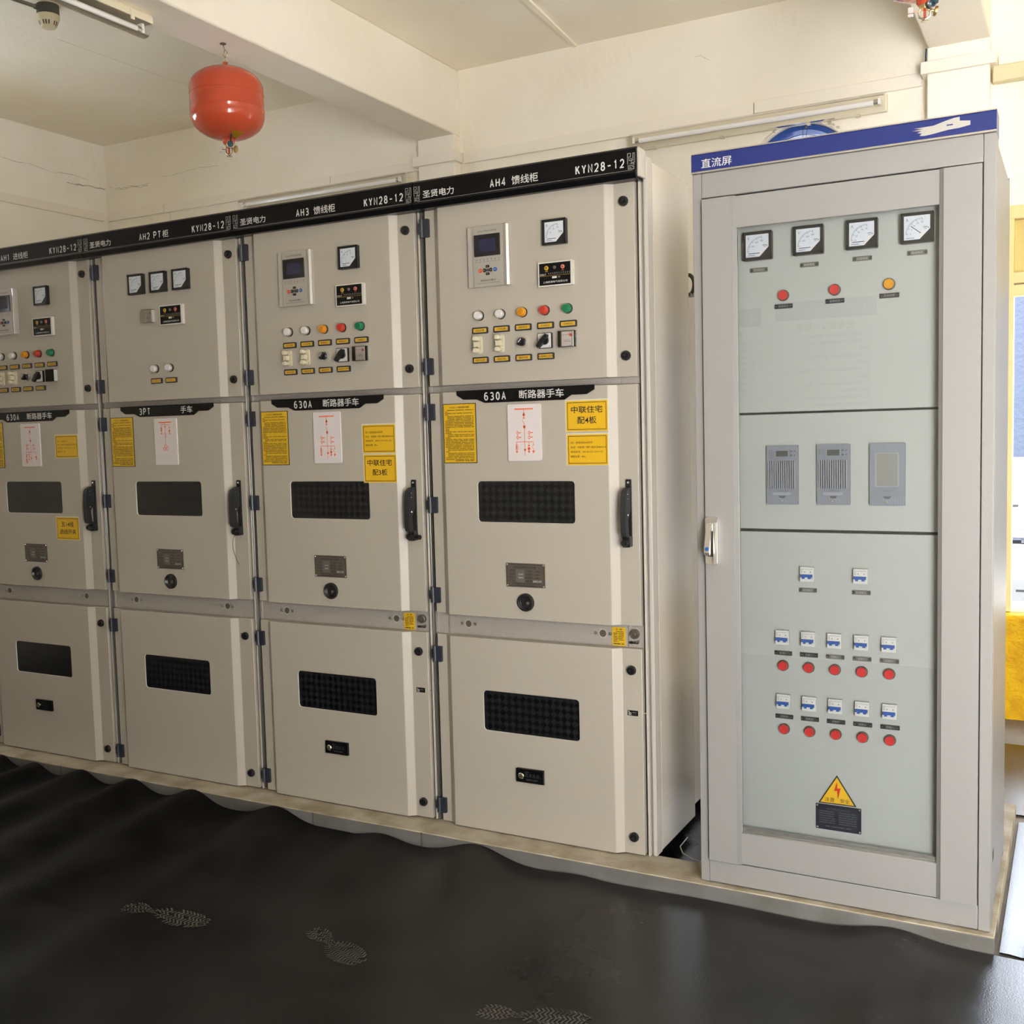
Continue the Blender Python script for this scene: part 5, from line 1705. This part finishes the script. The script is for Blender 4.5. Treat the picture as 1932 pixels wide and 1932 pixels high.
# crumbled plaster round the opening belongs to the wall
q = MB()
vs, fs = [], []
NN = 72
for i in range(NN):
    a = 2 * math.pi * i / NN
    ra, rb, rc = 0.264, 0.273 + random.uniform(-.005, .005), 0.288 + random.uniform(-.009, .010)
    for r_, y_ in ((ra, 0.012), (ra + 0.003, -0.006 - random.uniform(0, .004)), (rb, -0.009 - random.uniform(0, .012)), (rc, -random.uniform(0.0, .003)), (rc + 0.004, 0.001)):
        vs.append((FX + r_ * math.cos(a), YB + y_, FZ + r_ * math.sin(a)))
for i in range(NN):
    for j in range(4):
        p, w = i * 5 + j, ((i + 1) % NN) * 5 + j
        fs.append((p, p + 1, w + 1, w))
q.add(vs, fs, 'wall')
for a, r_ in ((66, 0.280), (69, 0.279), (60, 0.282), (56, 0.281), (141, 0.284), (144, 0.282), (118, 0.279), (50, 0.283)):
    a = math.radians(a)
    x_, z_ = FX + r_ * math.cos(a), FZ + r_ * math.sin(a)
    q.lathe([(0.011, 0.0), (0.008, 0.006)], (x_, YB - 0.005, z_), (0, -1, 0.1), 'crack', 7)
struct(q.build('trim_6', smooth=False), 'crumbled plaster edge round the fan opening')

# suspended powder extinguishers
def extinguisher(x, y, zt, label, group):
    t = thing('hanging_extinguisher', (x, y, zt), label, 'fire extinguisher', group)
    prof = []
    Rr = 0.161
    ztop, zbot = -0.104, -0.418
    for i in range(11):
        a = math.radians(90 * i / 10)
        prof.append((max(0.012, Rr * math.sin(a)), ztop - 0.095 * (1 - math.cos(a))))
    prof += [(Rr, -0.215), (Rr + 0.0012, -0.2255), (Rr + 0.0012, -0.229), (Rr, -0.2305), (Rr, -0.290), (Rr + 0.0012, -0.293), (Rr + 0.0012, -0.297), (Rr, -0.299), (Rr, -0.318)]
    for i in range(1, 11):
        a = math.radians(90 * i / 10)
        prof.append((max(0.026, Rr * math.cos(a)), -0.318 - 0.10 * math.sin(a)))
    prof += [(0.026, -0.432), (0.020, -0.440)]
    q = MB()
    q.lathe(prof[::-1], (0, 0, 0), (0, 0, 1), 'red', 120)
    q.lathe([(0.012, -0.106), (0.0105, -0.082)], (0, 0, 0), (0, 0, 1), 'red', 16)
    q.build('tank', t)
    q = MB()
    q.lathe([(0.014, -0.003), (0.014, 0.0)], (-0.008, 0, 0), (0, 0, 1), 'plate', 12)
    q.tube([(-0.008, 0, 0.0), (-0.006, 0, -0.015), (0.002, 0, -0.028), (-0.006, 0, -0.040), (-0.008, 0, -0.050), (-0.002, 0, -0.060), (0.008, 0, -0.060), (0.014, 0, -0.050), (0.012, 0, -0.040), (0.008, 0, -0.034)], 0.0030, 'nickel', 8)
    q.tube([(0.004 + 0.007 * math.cos(a), 0.004, -0.070 + 0.016 * math.sin(a)) for a in [2 * math.pi * i / 16 for i in range(16)]], 0.0026, 'nickel', 7, closed=True)
    q.build('hook', t)
    q = MB()
    q.lathe([(0.016, -0.452), (0.017, -0.446), (0.017, -0.438)][::1], (0, 0, 0), (0, 0, 1), 'brass', 14)
    q.lathe([(0.013, 0), (0.015, 0.006), (0.015, 0.018), (0.010, 0.022), (0.010, 0.034)], (0.010, -0.006, -0.443), (0.75, -0.6, 0.05), 'teal', 16)
    q.lathe([(0.0155, 0), (0.0155, 0.006)], (0.020, -0.014, -0.4425), (0.75, -0.6, 0.05), 'chrome', 16)
    q.tube([(0.028, -0.020, -0.440), (0.045, -0.035, -0.428), (0.060, -0.045, -0.412)], 0.0030, 'wire', 7)
    q.tube([(0.060, -0.045, -0.412), (0.066, -0.05, -0.398), (0.078, -0.05, -0.396)], 0.0012, 'bluebtn', 5)
    q.tube([(0.060, -0.045, -0.412), (0.062, -0.048, -0.395), (0.072, -0.05, -0.391)], 0.0012, 'lr', 5)
    # sprinkler: two arms and deflector
    for k in (-1, 1):
        q.tube([(k * 0.008, 0, -0.444), (k * 0.018, 0, -0.456), (k * 0.016, 0, -0.474), (0, 0, -0.484)], 0.0038, 'nickel', 8)
    q.lathe([(0.005, -0.486), (0.012, -0.488), (0.013, -0.4905), (0.004, -0.4915)][::-1], (0, 0, 0), (0, 0, 1), 'nickel', 14)
    q.lathe([(0.004, -0.478), (0.004, -0.452)], (0, 0, 0), (0, 0, 1), 'lr', 8)
    q.lathe([(0.004, 0.0), (0.004, 0.018), (0.015, 0.018), (0.016, 0.021), (0.015, 0.026)], (0.010, 0.004, -0.454), (0.85, 0.3, -0.25), 'brass', 18)
    q.tube([(-0.010, 0, -0.454), (-0.022, -0.003, -0.456), (-0.036, -0.008, -0.456)], 0.0018, 'copper', 6)
    q.build('valve', t)
    q = MB()
    q.plate(-0.0225, -0.0065, -0.0085, 0.0085, -0.003, 0.003, 'lw', 0.002, 2)
    q.plate(-0.0225, -0.0065, -0.0205, -0.0115, -0.003, 0.003, 'lw', 0.002, 2)
    o = q.build('tag_connector', t)
    o.location = (-0.026, -0.008, -0.450)
    q = MB()   # yellow sticker on the lower dome
    vs, fs = [], []
    for i in range(9):
        al = math.radians(-38 + 34 * i / 8)
        for j in range(6):
            be = math.radians(54 + 20 * j / 5)
            r_ = (Rr + 0.0012) * math.cos(be)
            vs.append((r_ * math.cos(al), r_ * math.sin(al), -0.3185 - 0.1010 * math.sin(be)))
    for i in range(8):
        for j in range(5):
            p = i * 6 + j
            fs.append((p, p + 1, p + 7, p + 6))
            fs.append((p, p + 6, p + 7, p + 1))
    q.add(vs, fs, 'yellow')
    q.build('sticker', t)
    return t
extinguisher(-2.172, 0.61, ZB, 'round red hanging extinguisher below the left ceiling beam', 'hanging red extinguishers')
extinguisher(0.735, 0.60, ZB, 'hanging extinguisher of which only the valve shows above the grey cabinet', 'hanging red extinguishers')

# smoke detector and its conduit
t = thing('smoke_detector', (-3.265, 0.585, ZC), 'cream smoke detector with a dark base on the ceiling', 'smoke detector')
q = MB()
q.lathe([(0.052, -0.048), (0.052, 0.0)], (0, 0, 0), (0, 0, 1), 'darkbase', 30)
q.lathe([(0.012, 0), (0.012, 0.016)], (-0.01, -0.050, -0.022), (-0.15, -1, 0), 'darkbase', 12)
q.build('base', t)
q = MB()
q.lathe([(0.022, -0.108), (0.032, -0.106), (0.048, -0.072), (0.053, -0.060), (0.053, -0.048)], (0, 0, 0), (0, 0, 1), 'detector', 30)
for i in range(20):
    if i % 4 == 3:
        continue
    a = 2 * math.pi * i / 20
    q.add([((r_ + 0.0006) * math.cos(a + da), (r_ + 0.0006) * math.sin(a + da), z_) for r_, z_, da in ((0.0365, -0.098, -0.07), (0.0365, -0.098, 0.07), (0.0445, -0.080, 0.07), (0.0445, -0.080, -0.07))], [(0, 1, 2, 3), (3, 2, 1, 0)], 'slot')
q.build('sensor_head', t)
q = MB()
q.tube([(-3.276, 0.52, ZC - 0.022), (-3.33, 0.10, ZC - 0.020), (-3.42, -0.6, ZC - 0.016), (-3.55, -1.6, ZC - 0.012)], 0.0095, 'steel', 10)
tag(q.build('conduit'), 'thin steel conduit running to the smoke detector', 'conduit')

# loose white cable in the gap between the cabinets
q = MB()
q.tube([(0.022, 0.30, -0.030), (0.03, 0.20, -0.024), (0.06, 0.14, -0.020), (0.11, 0.10, -0.018), (0.17, 0.09, -0.020), (0.24, 0.12, -0.03)], 0.0018, 'wirew', 6)
tag(q.build('cable'), 'thin white cable lying in the dark gap between cabinets', 'cable')
q = MB()
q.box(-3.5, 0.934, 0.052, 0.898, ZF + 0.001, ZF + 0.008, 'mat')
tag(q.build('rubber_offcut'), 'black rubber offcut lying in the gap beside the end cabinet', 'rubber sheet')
q = MB()
q.tube([(0.528, 2.368, 3.10), (0.526, 2.366, 3.07), (0.526, 2.366, 3.045), (0.522, 2.366, 3.02)], 0.004, 'teal', 7)
tag(q.build('cable'), 'dark blue cable coming down the pilaster edge to the trunking', 'cable')

# posters on the facing wall, seen mirrored in the glass door
def poster(x0, x1, z0, z1, title, lines, label):
    t = thing('poster', ((x0 + x1) / 2, YF, (z0 + z1) / 2), label, 'poster', 'regulation posters on the facing wall', rz=math.pi)
    W, H = x1 - x0, z1 - z0
    q = MB()
    q.plate(-W / 2, W / 2, -H / 2, H / 2, -0.012, -0.001, 'poster')
    f = -0.0125
    q.poly([(-W / 2 + .006, H / 2 - 0.115), (W / 2 - .006, H / 2 - 0.115), (W / 2 - .006, H / 2 - 0.006), (-W / 2 + .006, H / 2 - 0.006)], f, 'posterband')
    f -= 0.0005
    q.ring(-W / 2 + 0.055, H / 2 - 0.060, 0.016, 0.024, f, 'white', 24)
    q.line((-W / 2 + 0.031, H / 2 - 0.060), (-W / 2 + 0.079, H / 2 - 0.060), 0.004, f, 'white')
    q.text('国家电网', -W / 2 + 0.10, -W / 2 + 0.23, H / 2 - 0.065, H / 2 - 0.035, f, 'white')
    q.text('STATE GRID', -W / 2 + 0.10, -W / 2 + 0.23, H / 2 - 0.085, H / 2 - 0.072, f, 'white')
    q.text(title, -W * 0.28, W * 0.28, H / 2 - 0.180, H / 2 - 0.135, f, 'posterred', 0.01)
    z = H / 2 - 0.225
    for l in lines:
        q.text(l, -W / 2 + 0.05, W / 2 - 0.04, z, z + 0.021, f, 'meterd', keep='l')
        z -= 0.040
    q.build('sheet', t)
    return t
poster(-0.425, 0.165, 1.268, 2.09, '配电室防火制度', ('1、认真执行各项消防安全管理制度。', '2、严禁外人进入配电设备间，禁止', '吸烟。', '3、配电室内禁止吸烟、动用明火，不得', '打电话。', '4、严禁将易燃易爆物品带入，更不得存放', '物品。', '5、定期检查配电设备运行情况，发现', '问题及时排除。', '6、备齐各种消防器材，保持良好状态，', '发现火情立即扑救并及时报警。', '7、管理消防设施，保持完好。'), 'regulation poster mirrored in full in the glass door')
poster(-1.06, -0.495, 1.228, 2.07, '配电室管理制度', ('一、非值班人员不得入内。', '二、进出登记，严格交接。', '三、值班人员按时巡视设备。', '四、保持室内清洁。', '五、发现异常及时处理。', '六、备好安全用具。', '七、不得擅自操作。', '八、做好运行记录。'), 'regulation poster mirrored at the left edge of the glass door')
